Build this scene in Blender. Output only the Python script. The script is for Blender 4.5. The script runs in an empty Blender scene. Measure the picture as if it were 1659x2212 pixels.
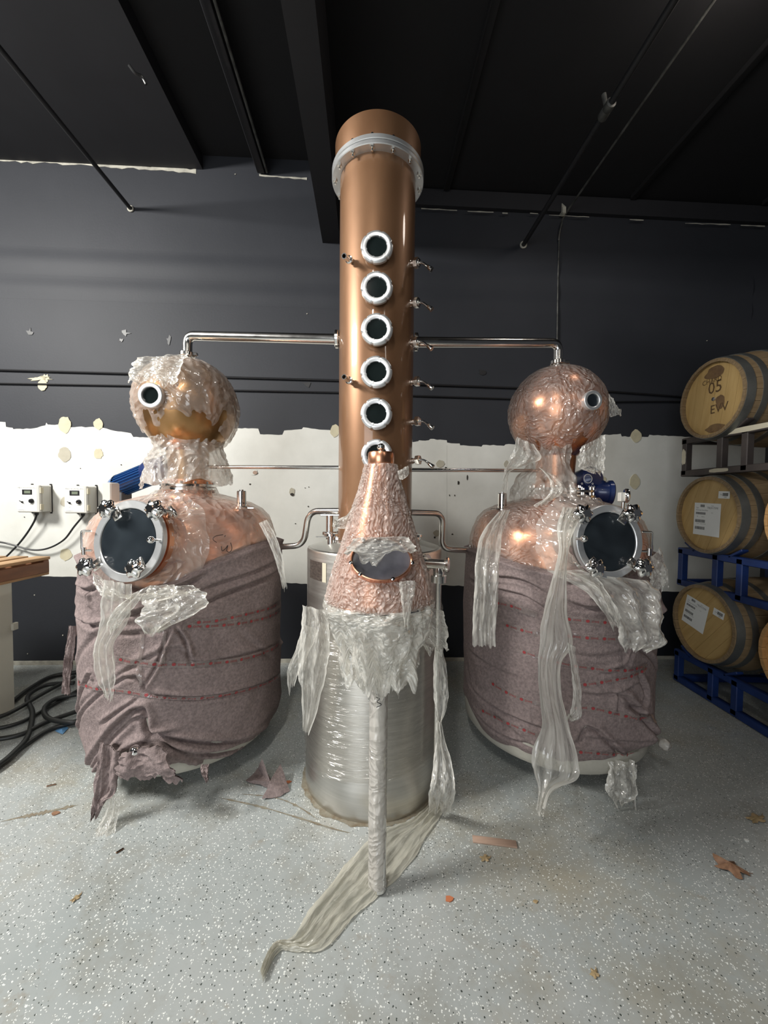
import bpy, math, random
import numpy as np
from mathutils import Vector, Matrix, noise
random.seed(7); np.random.seed(7)
PI = math.pi
SC = bpy.context.scene
COL = SC.collection

# ---------------------------------------------------------------- camera
FPX = 830.0
CAM = Vector((0, 0, 1.5))
RC = (Matrix.Rotation(PI/2 - math.radians(2.0), 3, 'X') @ Matrix.Rotation(0.010, 3, 'Z'))
cd = bpy.data.cameras.new('camera'); cam = bpy.data.objects.new('camera', cd); COL.objects.link(cam)
cam.matrix_world = Matrix.Translation(CAM) @ RC.to_4x4()
cd.sensor_fit = 'VERTICAL'; cd.sensor_height = 36; cd.sensor_width = 27; cd.lens = FPX/2212*36; cd.clip_start = 0.02
SC.camera = cam

# ---------------------------------------------------------------- light
w = bpy.data.worlds.new('world'); SC.world = w; w.use_nodes = True
w.node_tree.nodes['Background'].inputs[0].default_value = (0.75, 0.85, 1, 1)
w.node_tree.nodes['Background'].inputs[1].default_value = 0.05
def area(name, loc, target, sx, sy, power, col):
    l = bpy.data.lights.new(name, 'AREA'); l.shape = 'RECTANGLE'; l.size = sx; l.size_y = sy; l.energy = power; l.color = col
    o = bpy.data.objects.new(name, l); COL.objects.link(o); o.location = loc
    o.rotation_euler = (Vector(target) - Vector(loc)).to_track_quat('-Z', 'Y').to_euler()
    return o
area('door_daylight', (-2.4, -4.35, 1.9), (-0.4, 2.0, 0.8), 3.0, 2.9, 88, (0.93, 0.97, 1.0))
area('wide_ceiling_lamp', (-4.1, 0.4, 3.9), (-0.9, 2.1, 0.9), 1.3, 0.5, 235, (1.0, 0.98, 0.93))
area('tube_lamp', (-0.5, -0.6, 3.95), (-0.4, -.1, 0), 0.16, 1.3, 40, (1.0, 0.96, 0.88))
area('tube_lamp', (1.9, -1.8, 3.95), (1.2, -1.2, 0), 0.16, 1.3, 6, (1.0, 0.94, 0.85))
pl = bpy.data.lights.new('bulb_lamp', 'POINT'); pl.energy = 7; pl.color = (1, .9, .8); pl.shadow_soft_size = .12
plo = bpy.data.objects.new('bulb_lamp', pl); plo.location = (1.78, 1.87, 3.98); COL.objects.link(plo)
SC.view_settings.view_transform = 'Standard'; SC.view_settings.look = 'None'; SC.view_settings.gamma = 1
SC.view_settings.exposure = 0.55
SC.view_settings.use_curve_mapping = False
SC.cycles.max_bounces = 10; SC.cycles.transparent_max_bounces = 24

# ---------------------------------------------------------------- geometry helpers
def ray(px, py):
    return RC @ Vector(((px-829.5)/FPX, -(py-1106)/FPX, -1))
def P(px, py, Y):
    d = ray(px, py); return CAM + d*(Y/d.y)
def F(px, py, z=0.0):
    d = ray(px, py); return CAM + d*((z-CAM.z)/d.z)
_A = F(100, 1435); _B = F(1430, 1423)
WD = (_B-_A); WD.z = 0; WD.normalize()                 # along the back wall
WN = Vector((WD.y, -WD.x, 0))                           # out of the wall, into the room
def W(px, py, off=0.0):
    d = ray(px, py); q = _A + WN*off
    return CAM + d*((q-CAM).dot(WN)/d.dot(WN))
def hit(px, py, inside, y0=0.9, y1=4.0, step=.006):
    y = y0
    while y < y1:
        p = P(px, py, y)
        if inside(p): return p
        y += step
    return P(px, py, y1)
def nz(p, s, seed=0):
    return noise.noise(Vector((p[0]*s+seed*7.3, p[1]*s+seed*3.1, p[2]*s-seed*5.7)))

class MB:
    def __init__(s): s.v = []; s.f = []; s.sm = []; s.uv = None
    def add(s, vs, fs, smooth=True):
        n = len(s.v); s.v += [tuple(v) for v in vs]
        s.f += [tuple(i+n for i in f) for f in fs]; s.sm += [smooth]*len(fs); return s
def frame(axis):
    a = Vector(axis).normalized()
    u = a.cross(Vector((0, 0, 1)))
    if u.length < 1e-3: u = Vector((1, 0, 0))
    u.normalize(); return u, a.cross(u).normalized(), a
def lathe(mb, prof, o, axis=(0, 0, 1), seg=32, smooth=True, rf=None):
    u, v, a = frame(axis); o = Vector(o); vs = []; fs = []
    for (r, h) in prof:
        for k in range(seg):
            t = 2*PI*k/seg; rr = r*(rf(t) if rf else 1)
            vs.append(o + u*(rr*math.cos(t)) + v*(rr*math.sin(t)) + a*h)
    for i in range(len(prof)-1):
        for k in range(seg):
            k2 = (k+1) % seg
            fs.append((i*seg+k, (i+1)*seg+k, (i+1)*seg+k2, i*seg+k2))
    return mb.add(vs, fs, smooth)
def disc(mb, o, axis, r, seg=32, h=0.0):
    u, v, a = frame(axis); o = Vector(o)+a*h
    return mb.add([o+u*(r*math.cos(2*PI*k/seg))+v*(r*math.sin(2*PI*k/seg)) for k in range(seg)], [tuple(range(seg))], False)
def cyl(mb, a, b, r, seg=20, r2=None, caps=True):
    a = Vector(a); b = Vector(b); L = (b-a).length; r2 = r if r2 is None else r2
    bev = min(r, r2, L/2)*.12
    prof = ([(0.0, 0), (r-bev, 0)] if caps else []) + [(r, bev), (r2, L-bev)] + ([(r2-bev, L), (0.0, L)] if caps else [])
    return lathe(mb, prof, a, b-a, seg)
def ring(mb, o, axis, ro, ri, h, seg=48):
    b = min(.003, h*.2)
    return lathe(mb, [(ri, 0), (ro-b, 0), (ro, b), (ro, h-b), (ro-b, h), (ri+b, h), (ri, h-b), (ri, 0)], o, axis, seg)
def ball(mb, o, r, seg=20, axis=(0, 0, 1), squash=1):
    return lathe(mb, [(r*math.sin(PI*i/12), -r*squash*math.cos(PI*i/12)) for i in range(13)], o, axis, seg)
def catmull(pts, n=6):
    pts = [Vector(p) for p in pts]
    if len(pts) < 3: return pts
    q = [pts[0]*2-pts[1]]+pts+[pts[-1]*2-pts[-2]]; out = []
    for i in range(1, len(q)-2):
        for k in range(n):
            t = k/n; a, b, c, d = q[i-1], q[i], q[i+1], q[i+2]
            out.append(.5*((2*b)+(c-a)*t+(2*a-5*b+4*c-d)*t*t+(3*b-a-3*c+d)*t**3))
    return out+[pts[-1]]
def tube(mb, pts, r, seg=12, caps=True):
    pts = [Vector(p) for p in pts]; vs = []; fs = []
    rs = r if isinstance(r, (list, tuple)) else [r]*len(pts)
    t0 = (pts[1]-pts[0]).normalized(); u, v, _ = frame(t0)
    for i, p in enumerate(pts):
        t = (pts[min(i+1, len(pts)-1)]-pts[max(i-1, 0)]).normalized()
        u = (u - t*u.dot(t)).normalized(); v = t.cross(u)
        for k in range(seg):
            a = 2*PI*k/seg; vs.append(p+u*(rs[i]*math.cos(a))+v*(rs[i]*math.sin(a)))
    for i in range(len(pts)-1):
        for k in range(seg):
            k2 = (k+1) % seg; fs.append((i*seg+k, i*seg+k2, (i+1)*seg+k2, (i+1)*seg+k))
    mb.add(vs, fs)
    if caps:
        n = len(pts)-1
        mb.add(vs[:seg], [tuple(range(seg))[::-1]], False); mb.add(vs[n*seg:], [tuple(range(seg))], False)
    return mb
def bend(pts, rad, n=7):
    """polyline with rounded corners"""
    pts = [Vector(p) for p in pts]; out = [pts[0]]
    for i in range(1, len(pts)-1):
        a, b, c = pts[i-1], pts[i], pts[i+1]
        ra = min(rad, (a-b).length*.49, (c-b).length*.49)
        p = b+(a-b).normalized()*ra; q = b+(c-b).normalized()*ra
        for k in range(n+1):
            t = k/n; out.append(p*(1-t)**2+b*2*t*(1-t)+q*t*t)
    return out+[pts[-1]]
def box(mb, c, sx, sy, sz, M=None, bev=0.0):
    """box with chamfered vertical+horizontal edges (bev) in frame M"""
    c = Vector(c); hx, hy, hz = sx/2, sy/2, sz/2; b = min(bev, hx*.9, hy*.9, hz*.9)
    M = M or Matrix.Identity(3); vs = []
    if b <= 0:
        vs = [c+M@Vector((x*hx, y*hy, z*hz)) for x in (-1, 1) for y in (-1, 1) for z in (-1, 1)]
        fs = [(0, 1, 3, 2), (4, 6, 7, 5), (0, 4, 5, 1), (2, 3, 7, 6), (0, 2, 6, 4), (1, 5, 7, 3)]
        return mb.add(vs, fs, False)
    def loop(z, i):
        X, Y = hx-i, hy-i
        return [(X-b, Y), (X, Y-b), (X, -Y+b), (X-b, -Y), (-X+b, -Y), (-X, -Y+b), (-X, Y-b), (-X+b, Y)]
    for z, i in ((-hz, b), (-hz+b, 0), (hz-b, 0), (hz, b)):
        vs += [c+M@Vector((x, y, z)) for x, y in loop(z, i)]
    fs = [tuple(range(8)), tuple(range(31, 23, -1))]
    for l in range(3):
        for k in range(8):
            k2 = (k+1) % 8; fs.append((l*8+k, (l+1)*8+k, (l+1)*8+k2, l*8+k2))
    return mb.add(vs, fs, False)
def bar(mb, a, b, w_, h_, up=(0, 0, 1), bev=.003):
    a = Vector(a); b = Vector(b); d = (b-a); L = d.length; d.normalize()
    s = d.cross(Vector(up)).normalized(); u = s.cross(d)
    M = Matrix((s, d, u)).transposed()
    return box(mb, (a+b)/2, w_, L, h_, M, bev)
def prism(mb, poly, nrm, th):
    """thin solid from a planar polygon"""
    n = len(poly); nrm = Vector(nrm)*th
    vs = [Vector(p) for p in poly]+[Vector(p)+nrm for p in poly]
    fs = [tuple(range(n))[::-1], tuple(range(n, 2*n))]+[(i, (i+1) % n, n+(i+1) % n, n+i) for i in range(n)]
    return mb.add(vs, fs, False)
def text_mesh(s, size=1.0):
    c = bpy.data.curves.new('t', 'FONT'); c.body = s; c.size = size; c.resolution_u = 2
    o = bpy.data.objects.new('t', c); COL.objects.link(o)
    me = bpy.data.meshes.new_from_object(o.evaluated_get(bpy.context.evaluated_depsgraph_get()))
    vs = [v.co.copy() for v in me.vertices]; fs = [tuple(p.vertices) for p in me.polygons]
    bpy.data.objects.remove(o); bpy.data.curves.remove(c); bpy.data.meshes.remove(me)
    return vs, fs
_TX = {}
def put_text(mb, s, size, fn):
    if s not in _TX: _TX[s] = text_mesh(s)
    vs, fs = _TX[s]; mb.add([fn(v.x*size, v.y*size) for v in vs], fs, False)

def link(o): COL.objects.link(o); return o
def tag(o, label=None, cat=None, group=None, kind=None):
    if label: o['label'] = label
    if cat: o['category'] = cat
    if group: o['group'] = group
    if kind: o['kind'] = kind
    return o
def thing(name, label, cat, loc=(0, 0, 0), group=None, rot=None):
    o = bpy.data.objects.new(name, None); o.empty_display_size = .05; link(o)
    o.location = loc
    if rot: o.rotation_euler = rot
    return tag(o, label, cat, group)
def rootm(o):
    m = o.matrix_basis
    while o.parent: o = o.parent; m = o.matrix_basis @ m
    return m
def obj(name, mb, mat, parent=None, **kw):
    me = bpy.data.meshes.new(name)
    vs = mb.v
    if parent is not None:
        mi = rootm(parent).inverted(); vs = [tuple(mi @ Vector(v)) for v in vs]
    me.from_pydata(vs, [], mb.f)
    me.polygons.foreach_set('use_smooth', mb.sm)
    if mb.uv:
        ul = me.uv_layers.new(name='UVMap')
        idx = np.empty(len(me.loops), dtype=np.int32); me.loops.foreach_get('vertex_index', idx)
        ul.data.foreach_set('uv', np.array(mb.uv, dtype=np.float32)[idx].ravel())
    if not mb.uv and len(mb.f) < 20000: me.set_sharp_from_angle(angle=math.radians(38))
    me.materials.append(mat); me.update()
    o = bpy.data.objects.new(name, me); link(o)
    if parent is not None: o.parent = parent
    return tag(o, **kw)
def dup(root, loc=None, rot=None):
    r = root.copy(); link(r)
    if loc is not None: r.location = loc
    if rot is not None: r.rotation_euler = rot
    for ch in list(root.children):
        c = ch.copy(); link(c); c.parent = r
        for g in list(ch.children):
            d = g.copy(); link(d); d.parent = c
    return r

# ---------------------------------------------------------------- materials
def mat(name, col, rough=.5, metal=0.0, coat=0.0, var=0.0, vscale=6.0, bump=0.0, bscale=40.0, col2=None, stretch=(1, 1, 1), bdist=.01, alpha=1.0, spec=.5, rvar=0.0, detail=5):
    m = bpy.data.materials.new(name); m.use_nodes = True; nt = m.node_tree; N = nt.nodes; L = nt.links
    b = N['Principled BSDF']; b.inputs['Base Color'].default_value = (*col, 1); b.inputs['Roughness'].default_value = rough
    b.inputs['Metallic'].default_value = metal; b.inputs['Coat Weight'].default_value = coat; b.inputs['Coat Roughness'].default_value = .06
    b.inputs['Alpha'].default_value = alpha; b.inputs['Specular IOR Level'].default_value = spec
    tc = N.new('ShaderNodeTexCoord'); mp = N.new('ShaderNodeMapping'); mp.inputs['Scale'].default_value = stretch
    L.new(tc.outputs['Object'], mp.inputs[0])
    if var or col2 or rvar:
        n = N.new('ShaderNodeTexNoise'); n.inputs['Scale'].default_value = vscale; n.inputs['Detail'].default_value = detail; n.inputs['Roughness'].default_value = .6
        L.new(mp.outputs[0], n.inputs['Vector'])
        r = N.new('ShaderNodeValToRGB'); r.color_ramp.elements[0].position = .3; r.color_ramp.elements[1].position = .7
        c2 = col2 or tuple(c*(1-var) for c in col)
        r.color_ramp.elements[0].color = (*c2, 1); r.color_ramp.elements[1].color = (*col, 1)
        L.new(n.outputs[0], r.inputs[0]); L.new(r.outputs[0], b.inputs['Base Color'])
        if rvar:
            mr = N.new('ShaderNodeMapRange'); mr.inputs[1].default_value = .3; mr.inputs[2].default_value = .7
            mr.inputs[3].default_value = rough; mr.inputs[4].default_value = rough+rvar
            L.new(n.outputs[0], mr.inputs[0]); L.new(mr.outputs[0], b.inputs['Roughness'])
    if bump:
        n2 = N.new('ShaderNodeTexNoise'); n2.inputs['Scale'].default_value = bscale; n2.inputs['Detail'].default_value = 4
        L.new(mp.outputs[0], n2.inputs['Vector'])
        bp = N.new('ShaderNodeBump'); bp.inputs['Strength'].default_value = bump; bp.inputs['Distance'].default_value = bdist
        L.new(n2.outputs[0], bp.inputs['Height']); L.new(bp.outputs[0], b.inputs['Normal'])
    return m
def film(name, tint=(.86, .84, .79), a0=.10, a1=.55, scale=9.0, stretch=(1, 1, 1), uv=False, bump=.6, rough=.12, thr=(.35, .8), gl=.3, soft=False, edge=0.0):
    m = bpy.data.materials.new(name); m.use_nodes = True; nt = m.node_tree; N = nt.nodes; L = nt.links
    N.remove(N['Principled BSDF']); out = N['Material Output']
    tc = N.new('ShaderNodeTexCoord'); mp = N.new('ShaderNodeMapping'); mp.inputs['Scale'].default_value = stretch
    L.new(tc.outputs['UV' if uv else 'Object'], mp.inputs[0])
    # warp
    wn = N.new('ShaderNodeTexNoise'); wn.inputs['Scale'].default_value = scale*.35; wn.inputs['Detail'].default_value = 2
    L.new(mp.outputs[0], wn.inputs['Vector'])
    va = N.new('ShaderNodeVectorMath'); va.operation = 'MULTIPLY_ADD'; va.inputs[1].default_value = ((.35 if uv else 3.6/scale),)*3
    L.new(wn.outputs['Color'], va.inputs[0]); L.new(mp.outputs[0], va.inputs[2])
    n = N.new('ShaderNodeTexNoise'); n.noise_type = 'FBM' if soft else 'RIDGED_MULTIFRACTAL'; n.inputs['Scale'].default_value = scale; n.inputs['Detail'].default_value = 2 if soft else 4
    n.inputs['Roughness'].default_value = .6; L.new(va.outputs[0], n.inputs['Vector'])
    vo = N.new('ShaderNodeTexVoronoi'); vo.inputs['Scale'].default_value = scale*2.6; L.new(va.outputs[0], vo.inputs['Vector'])
    mr = N.new('ShaderNodeMapRange'); mr.inputs[1].default_value = thr[0]; mr.inputs[2].default_value = thr[1]*2
    mr.inputs[3].default_value = a0; mr.inputs[4].default_value = a1; L.new(n.outputs[0], mr.inputs[0]); aout = mr.outputs[0]
    if soft: mr.inputs[1].default_value = .3; mr.inputs[2].default_value = .75
    if edge:
        sp = N.new('ShaderNodeSeparateXYZ'); L.new(tc.outputs['UV'], sp.inputs[0])
        e1 = N.new('ShaderNodeMath'); e1.operation = 'MULTIPLY_ADD'; e1.inputs[1].default_value = 2; e1.inputs[2].default_value = -1; L.new(sp.outputs[0], e1.inputs[0])
        e2 = N.new('ShaderNodeMath'); e2.operation = 'ABSOLUTE'; L.new(e1.outputs[0], e2.inputs[0])
        e3 = N.new('ShaderNodeMath'); e3.operation = 'POWER'; e3.inputs[1].default_value = 9; L.new(e2.outputs[0], e3.inputs[0])
        e4 = N.new('ShaderNodeMath'); e4.operation = 'MULTIPLY_ADD'; e4.inputs[1].default_value = edge; e4.use_clamp = True; L.new(e3.outputs[0], e4.inputs[0]); L.new(aout, e4.inputs[2]); aout = e4.outputs[0]
    ad = N.new('ShaderNodeMath'); ad.operation = 'ADD'; L.new(n.outputs[0], ad.inputs[0]); L.new(vo.outputs['Distance'], ad.inputs[1])
    bp = N.new('ShaderNodeBump'); bp.inputs['Strength'].default_value = bump; bp.inputs['Distance'].default_value = .02
    L.new(ad.outputs[0], bp.inputs['Height'])
    tr = N.new('ShaderNodeBsdfTransparent'); tr.inputs[0].default_value = (.97, .96, .94, 1)
    df = N.new('ShaderNodeBsdfDiffuse'); df.inputs[0].default_value = (*tint, 1); L.new(bp.outputs[0], df.inputs['Normal'])
    tl = N.new('ShaderNodeBsdfTranslucent'); tl.inputs[0].default_value = (*tint, 1); L.new(bp.outputs[0], tl.inputs['Normal'])
    md = N.new('ShaderNodeMixShader'); md.inputs[0].default_value = .4; L.new(df.outputs[0], md.inputs[1]); L.new(tl.outputs[0], md.inputs[2])
    m1 = N.new('ShaderNodeMixShader'); L.new(aout, m1.inputs[0]); L.new(tr.outputs[0], m1.inputs[1]); L.new(md.outputs[0], m1.inputs[2])
    g = N.new('ShaderNodeBsdfGlossy'); g.inputs['Roughness'].default_value = rough; g.inputs[0].default_value = (1, 1, 1, 1); L.new(bp.outputs[0], g.inputs['Normal'])
    fr = N.new('ShaderNodeLayerWeight'); fr.inputs[0].default_value = .25; L.new(bp.outputs[0], fr.inputs['Normal'])
    fm = N.new('ShaderNodeMath'); fm.operation = 'MULTIPLY_ADD'; fm.inputs[1].default_value = gl; fm.inputs[2].default_value = .05
    L.new(fr.outputs['Fresnel'], fm.inputs[0]); fm.use_clamp = True
    m2 = N.new('ShaderNodeMixShader'); L.new(fm.outputs[0], m2.inputs[0]); L.new(m1.outputs[0], m2.inputs[1]); L.new(g.outputs[0], m2.inputs[2])
    L.new(m2.outputs[0], out.inputs[0])
    return m

M_COL = mat('brown_copper', (.29, .155, .080), .38, .50, .7, col2=(.21, .105, .052), vscale=2.6, rvar=.10, stretch=(1, 1, .5))
M_COP = mat('polished_copper', (.86, .43, .26), .24, 1, .3, col2=(.78, .36, .20), vscale=5, rvar=.08)
M_COPD = mat('tarnished_copper', (.50, .27, .12), .30, .9, .4, col2=(.36, .20, .07), vscale=4)
M_STEEL = mat('polished_steel', (.80, .78, .75), .13, 1, rvar=.08, vscale=8)
M_RING = mat('machined_steel', (.74, .75, .76), .33, .75, var=.08, vscale=20)
M_TANK = mat('brushed_steel', (.66, .64, .60), .33, 1, var=.16, vscale=2.5, rvar=.06, bump=.05, bscale=30, stretch=(1, 1, 30), bdist=.002)
M_TOP = mat('matt_tank_steel', (.62, .62, .58), .42, .85, var=.12, vscale=7)
M_GLASS = mat('dark_sight_glass', (.012, .018, .018), .06, 0, spec=.6, var=.4, vscale=9)
M_MGLASS = mat('dark_manway_glass', (.010, .013, .017), .08, 0, spec=.35, col2=(.030, .038, .045), vscale=5.5, detail=2, rvar=.12)
M_GREYGLASS = mat('smoky_window_glass', (.10, .10, .12), .22, 0, spec=.6, col2=(.05, .05, .06), vscale=9)
M_FELT = mat('mauve_felt', (.305, .243, .235), .95, 0, col2=(.165, .131, .129), vscale=75, bump=.7, bscale=170, spec=.1, bdist=.004, detail=6)
M_TAPE = film('clear_tape', (.62, .52, .50), .22, .40, 10, bump=.25, rough=.12, gl=.6)
M_RED = mat('red_print', (.30, .035, .04), .5)
M_FILM = film('wrap_film', (.88, .80, .74), a0=.34, a1=.74, scale=8, bump=.75, gl=.35)
M_FILMH = film('hanging_film', (.88, .86, .80), a0=.22, a1=.88, scale=3.2, uv=True, stretch=(1.6, .6, 1), bump=.35, soft=True, edge=.5)
M_FILMC = film('crumpled_film', (.90, .84, .80), .34, .82, 15, bump=1.0, rough=.10, thr=(.3, .7))
M_FILMK = film('cone_film', (.94, .85, .80), .60, .96, 26, bump=1.0, rough=.12, thr=(.3, .7))
M_FILMN = film('collar_film', (.88, .85, .80), .48, .90, 9, bump=1.0, rough=.12, thr=(.3, .7))
M_FILMT = film('stretch_film', (.86, .86, .87), .05, .80, 2.4, stretch=(1, 1, 34), bump=.55, rough=.12, thr=(.62, .85))
M_FILMP = film('pole_film', (.80, .77, .73), .55, .92, 10, stretch=(1, 1, 1.6), bump=.7, rough=.2)
M_BWALL = mat('black_wall_paint', (.030, .032, .039), .62, 0, col2=(.022, .024, .030), vscale=.9, bump=.12, bscale=60, bdist=.004, spec=.35)
M_BLOW = mat('black_lower_paint', (.012, .014, .020), .6, 0, var=.2, vscale=1.2, bump=.1, bscale=60)
M_WHITE = mat('white_wall_panel', (.70, .70, .66), .55, 0, col2=(.58, .58, .54), vscale=2.4, bump=.15, bscale=150, bdist=.003)
M_GLUE = mat('yellowed_glue', (.56, .51, .36), .7, var=.15, vscale=20)
M_GLUEG = mat('grey_beige_glue', (.44, .41, .33), .8, var=.12, vscale=20)
M_HOLE = mat('dark_hole', (.03, .025, .02), .9)
M_CEIL = mat('black_ceiling_paint', (.008, .008, .010), .8, var=.3, vscale=3)
M_BEAM = mat('charcoal_beam_paint', (.017, .017, .021), .7, var=.2, vscale=3)
M_CREAM = mat('bare_cream_edge', (.52, .50, .43), .8, var=.5, vscale=14)
M_BLK = mat('black_plastic', (.012, .012, .014), .4)
M_HOSE = mat('black_rubber', (.018, .020, .020), .45, var=.3, vscale=12)
M_PIPEB = mat('black_painted_pipe', (.020, .020, .022), .45, var=.3, vscale=9)
M_COND = mat('scuffed_conduit', (.16, .16, .15), .5, .4, var=.7, vscale=14)
M_GREY = mat('grey_enclosure', (.58, .57, .53), .5)
M_LCD = mat('lcd_glass', (.17, .20, .15), .25)
M_CHROME = mat('chrome', (.85, .84, .83), .07, 1)
M_BLUE = mat('blue_motor_paint', (.018, .095, .30), .32, .1, .3, var=.2, vscale=8)
M_NAVY = mat('navy_gearbox_paint', (.015, .035, .14), .32, .1, .3, var=.2, vscale=8)
M_RBLUE = mat('blue_rack_paint', (.009, .032, .145), .5, 0, var=.45, vscale=7)
M_RGREY = mat('worn_rack_paint', (.075, .062, .055), .6, .2, col2=(.05, .04, .04), vscale=8)
M_CHIP = mat('cream_paint_patch', (.60, .55, .42), .7, var=.1)
M_OAK = mat('oak_stave', (.27, .19, .105), .65, 0, col2=(.17, .115, .06), vscale=6, stretch=(.4, 4, 4), bump=.2, bscale=12)
M_OAKN = mat('new_oak_stave', (.52, .30, .12), .6, 0, col2=(.40, .21, .075), vscale=6, stretch=(.4, 4, 4), bump=.2, bscale=12)
M_HEAD = mat('oak_head', (.50, .34, .14), .6, 0, col2=(.40, .26, .095), vscale=5, stretch=(1, 5, .6), bump=.12, bscale=14)
M_HEADN = mat('new_oak_head', (.62, .37, .15), .55, 0, col2=(.48, .26, .09), vscale=5, stretch=(1, 6, .5), bump=.12, bscale=14)
M_STAIN = mat('dark_wine_stain', (.10, .055, .03), .7, col2=(.20, .12, .05), vscale=14)
M_HOOP = mat('galvanised_hoop', (.30, .31, .30), .45, .85, var=.35, vscale=7)
M_PAPER = mat('paper_label', (.72, .73, .71), .6)
M_INK = mat('label_ink', (.06, .06, .06), .6)
M_INKL = mat('pale_ink', (.30, .30, .28), .6)
M_BROWNINK = mat('burnt_brand', (.09, .05, .02), .7)
M_WOOD = mat('pallet_wood', (.52, .33, .17), .6, 0, col2=(.38, .22, .10), vscale=5, stretch=(1, 1, 6), bump=.3, bscale=20)
M_WOODD = mat('brown_stringer_wood', (.23, .10, .045), .5, .0, .1, col2=(.14, .06, .03), vscale=5, stretch=(1, 1, 5))
M_CAB = mat('cream_painted_board', (.60, .58, .50), .6, var=.08, vscale=3)
M_CANV = mat('grey_canvas', (.50, .48, .42), .85, var=.2, vscale=9, bump=.2, bscale=60)
M_LEAF = mat('dry_leaf', (.30, .17, .10), .7, col2=(.18, .09, .05), vscale=50)
M_LEAFG = mat('pale_leaf', (.42, .30, .17), .7, col2=(.26, .2, .1), vscale=50)
M_CHIPR = mat('orange_chip', (.48, .16, .07), .7)
M_STRIP = mat('thin_wood_strip', (.42, .29, .22), .6, var=.25, vscale=25, stretch=(.3, 4, 1))
M_SHADE = mat('grey_steel_wall', (.10, .10, .105), .7, var=.2)

def floor_mat():
    m = mat('flecked_epoxy_floor', (.33, .36, .345), .33, spec=.5)
    nt = m.node_tree; N = nt.nodes; L = nt.links; b = N['Principled BSDF']
    tc = N.new('ShaderNodeTexCoord')
    def ns(scale, det=5, rough=.6, off=0):
        n = N.new('ShaderNodeTexNoise'); n.inputs['Scale'].default_value = scale; n.inputs['Detail'].default_value = det; n.inputs['Roughness'].default_value = rough
        mp = N.new('ShaderNodeMapping'); mp.inputs['Location'].default_value = (off, off*.7, 0); L.new(tc.outputs['Object'], mp.inputs[0]); L.new(mp.outputs[0], n.inputs['Vector']); return n.outputs[0]
    def ramp(src, p0, p1, v0=0, v1=1):
        r = N.new('ShaderNodeMapRange'); r.inputs[1].default_value = p0; r.inputs[2].default_value = p1; r.inputs[3].default_value = v0; r.inputs[4].default_value = v1; L.new(src, r.inputs[0]); return r.outputs[0]
    def mix(f, a, c):
        x = N.new('ShaderNodeMix'); x.data_type = 'RGBA'
        L.new(f, x.inputs[0])
        for i, s in ((6, a), (7, c)):
            if isinstance(s, tuple): x.inputs[i].default_value = (*s, 1)
            else: L.new(s, x.inputs[i])
        return x.outputs[2]
    c = mix(ramp(ns(1.1), .35, .7), (.315, .345, .345), (.39, .405, .40))
    c = mix(ramp(ns(2.3, 7, .7, 5), .52, .78, 0, .8), c, (.215, .20, .155))
    c = mix(ramp(ns(.8, 8, .75, 11), .50, .68, 0, .8), c, (.31, .285, .22))
    c = mix(ramp(ns(5.5, 8, .8, 21), .58, .74, 0, .7), c, (.25, .20, .13))
    c = mix(ramp(ns(26, 3, .6, 2), .60, .75, 0, .35), c, (.20, .20, .17))
    def flakes(scale, th, lo, hi, col, base, off):
        v = N.new('ShaderNodeTexVoronoi'); v.inputs['Scale'].default_value = scale
        mp = N.new('ShaderNodeMapping'); mp.inputs['Location'].default_value = (off, off, 0); mp.inputs['Scale'].default_value = (1, 1, .01)
        L.new(tc.outputs['Object'], mp.inputs[0]); 
        wn_ = N.new('ShaderNodeTexNoise'); wn_.inputs['Scale'].default_value = 180; L.new(tc.outputs['Object'], wn_.inputs['Vector'])
        wa = N.new('ShaderNodeVectorMath'); wa.operation = 'MULTIPLY_ADD'; wa.inputs[1].default_value = (.006, .006, 0); L.new(wn_.outputs['Color'], wa.inputs[0]); L.new(mp.outputs[0], wa.inputs[2]); L.new(wa.outputs[0], v.inputs['Vector'])
        sp = N.new('ShaderNodeSeparateColor'); L.new(v.outputs['Color'], sp.inputs[0])
        t = N.new('ShaderNodeMath'); t.operation = 'LESS_THAN'; L.new(v.outputs['Distance'], t.inputs[0]); t.inputs[1].default_value = th
        g = N.new('ShaderNodeMath'); g.operation = 'GREATER_THAN'; L.new(sp.outputs[0], g.inputs[0]); g.inputs[1].default_value = lo
        x = N.new('ShaderNodeMath'); x.operation = 'MULTIPLY'; L.new(t.outputs[0], x.inputs[0]); L.new(g.outputs[0], x.inputs[1])
        return mix(x.outputs[0], base, col)
    c = flakes(95, .26, .66, 1, (.74, .76, .74), c, 0)
    c = flakes(160, .28, .70, 1, (.72, .74, .72), c, 3)
    c = flakes(90, .22, .74, 1, (.05, .06, .055), c, 9)
    L.new(c, b.inputs['Base Color'])
    L.new(ramp(ns(3, 5, .6, 4), .3, .7, .24, .46), b.inputs['Roughness'])
    bp = N.new('ShaderNodeBump'); bp.inputs['Strength'].default_value = .25; bp.inputs['Distance'].default_value = .006
    L.new(ns(14, 5), bp.inputs['Height']); L.new(bp.outputs[0], b.inputs['Normal'])
    return m
M_FLOOR = floor_mat()

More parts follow.
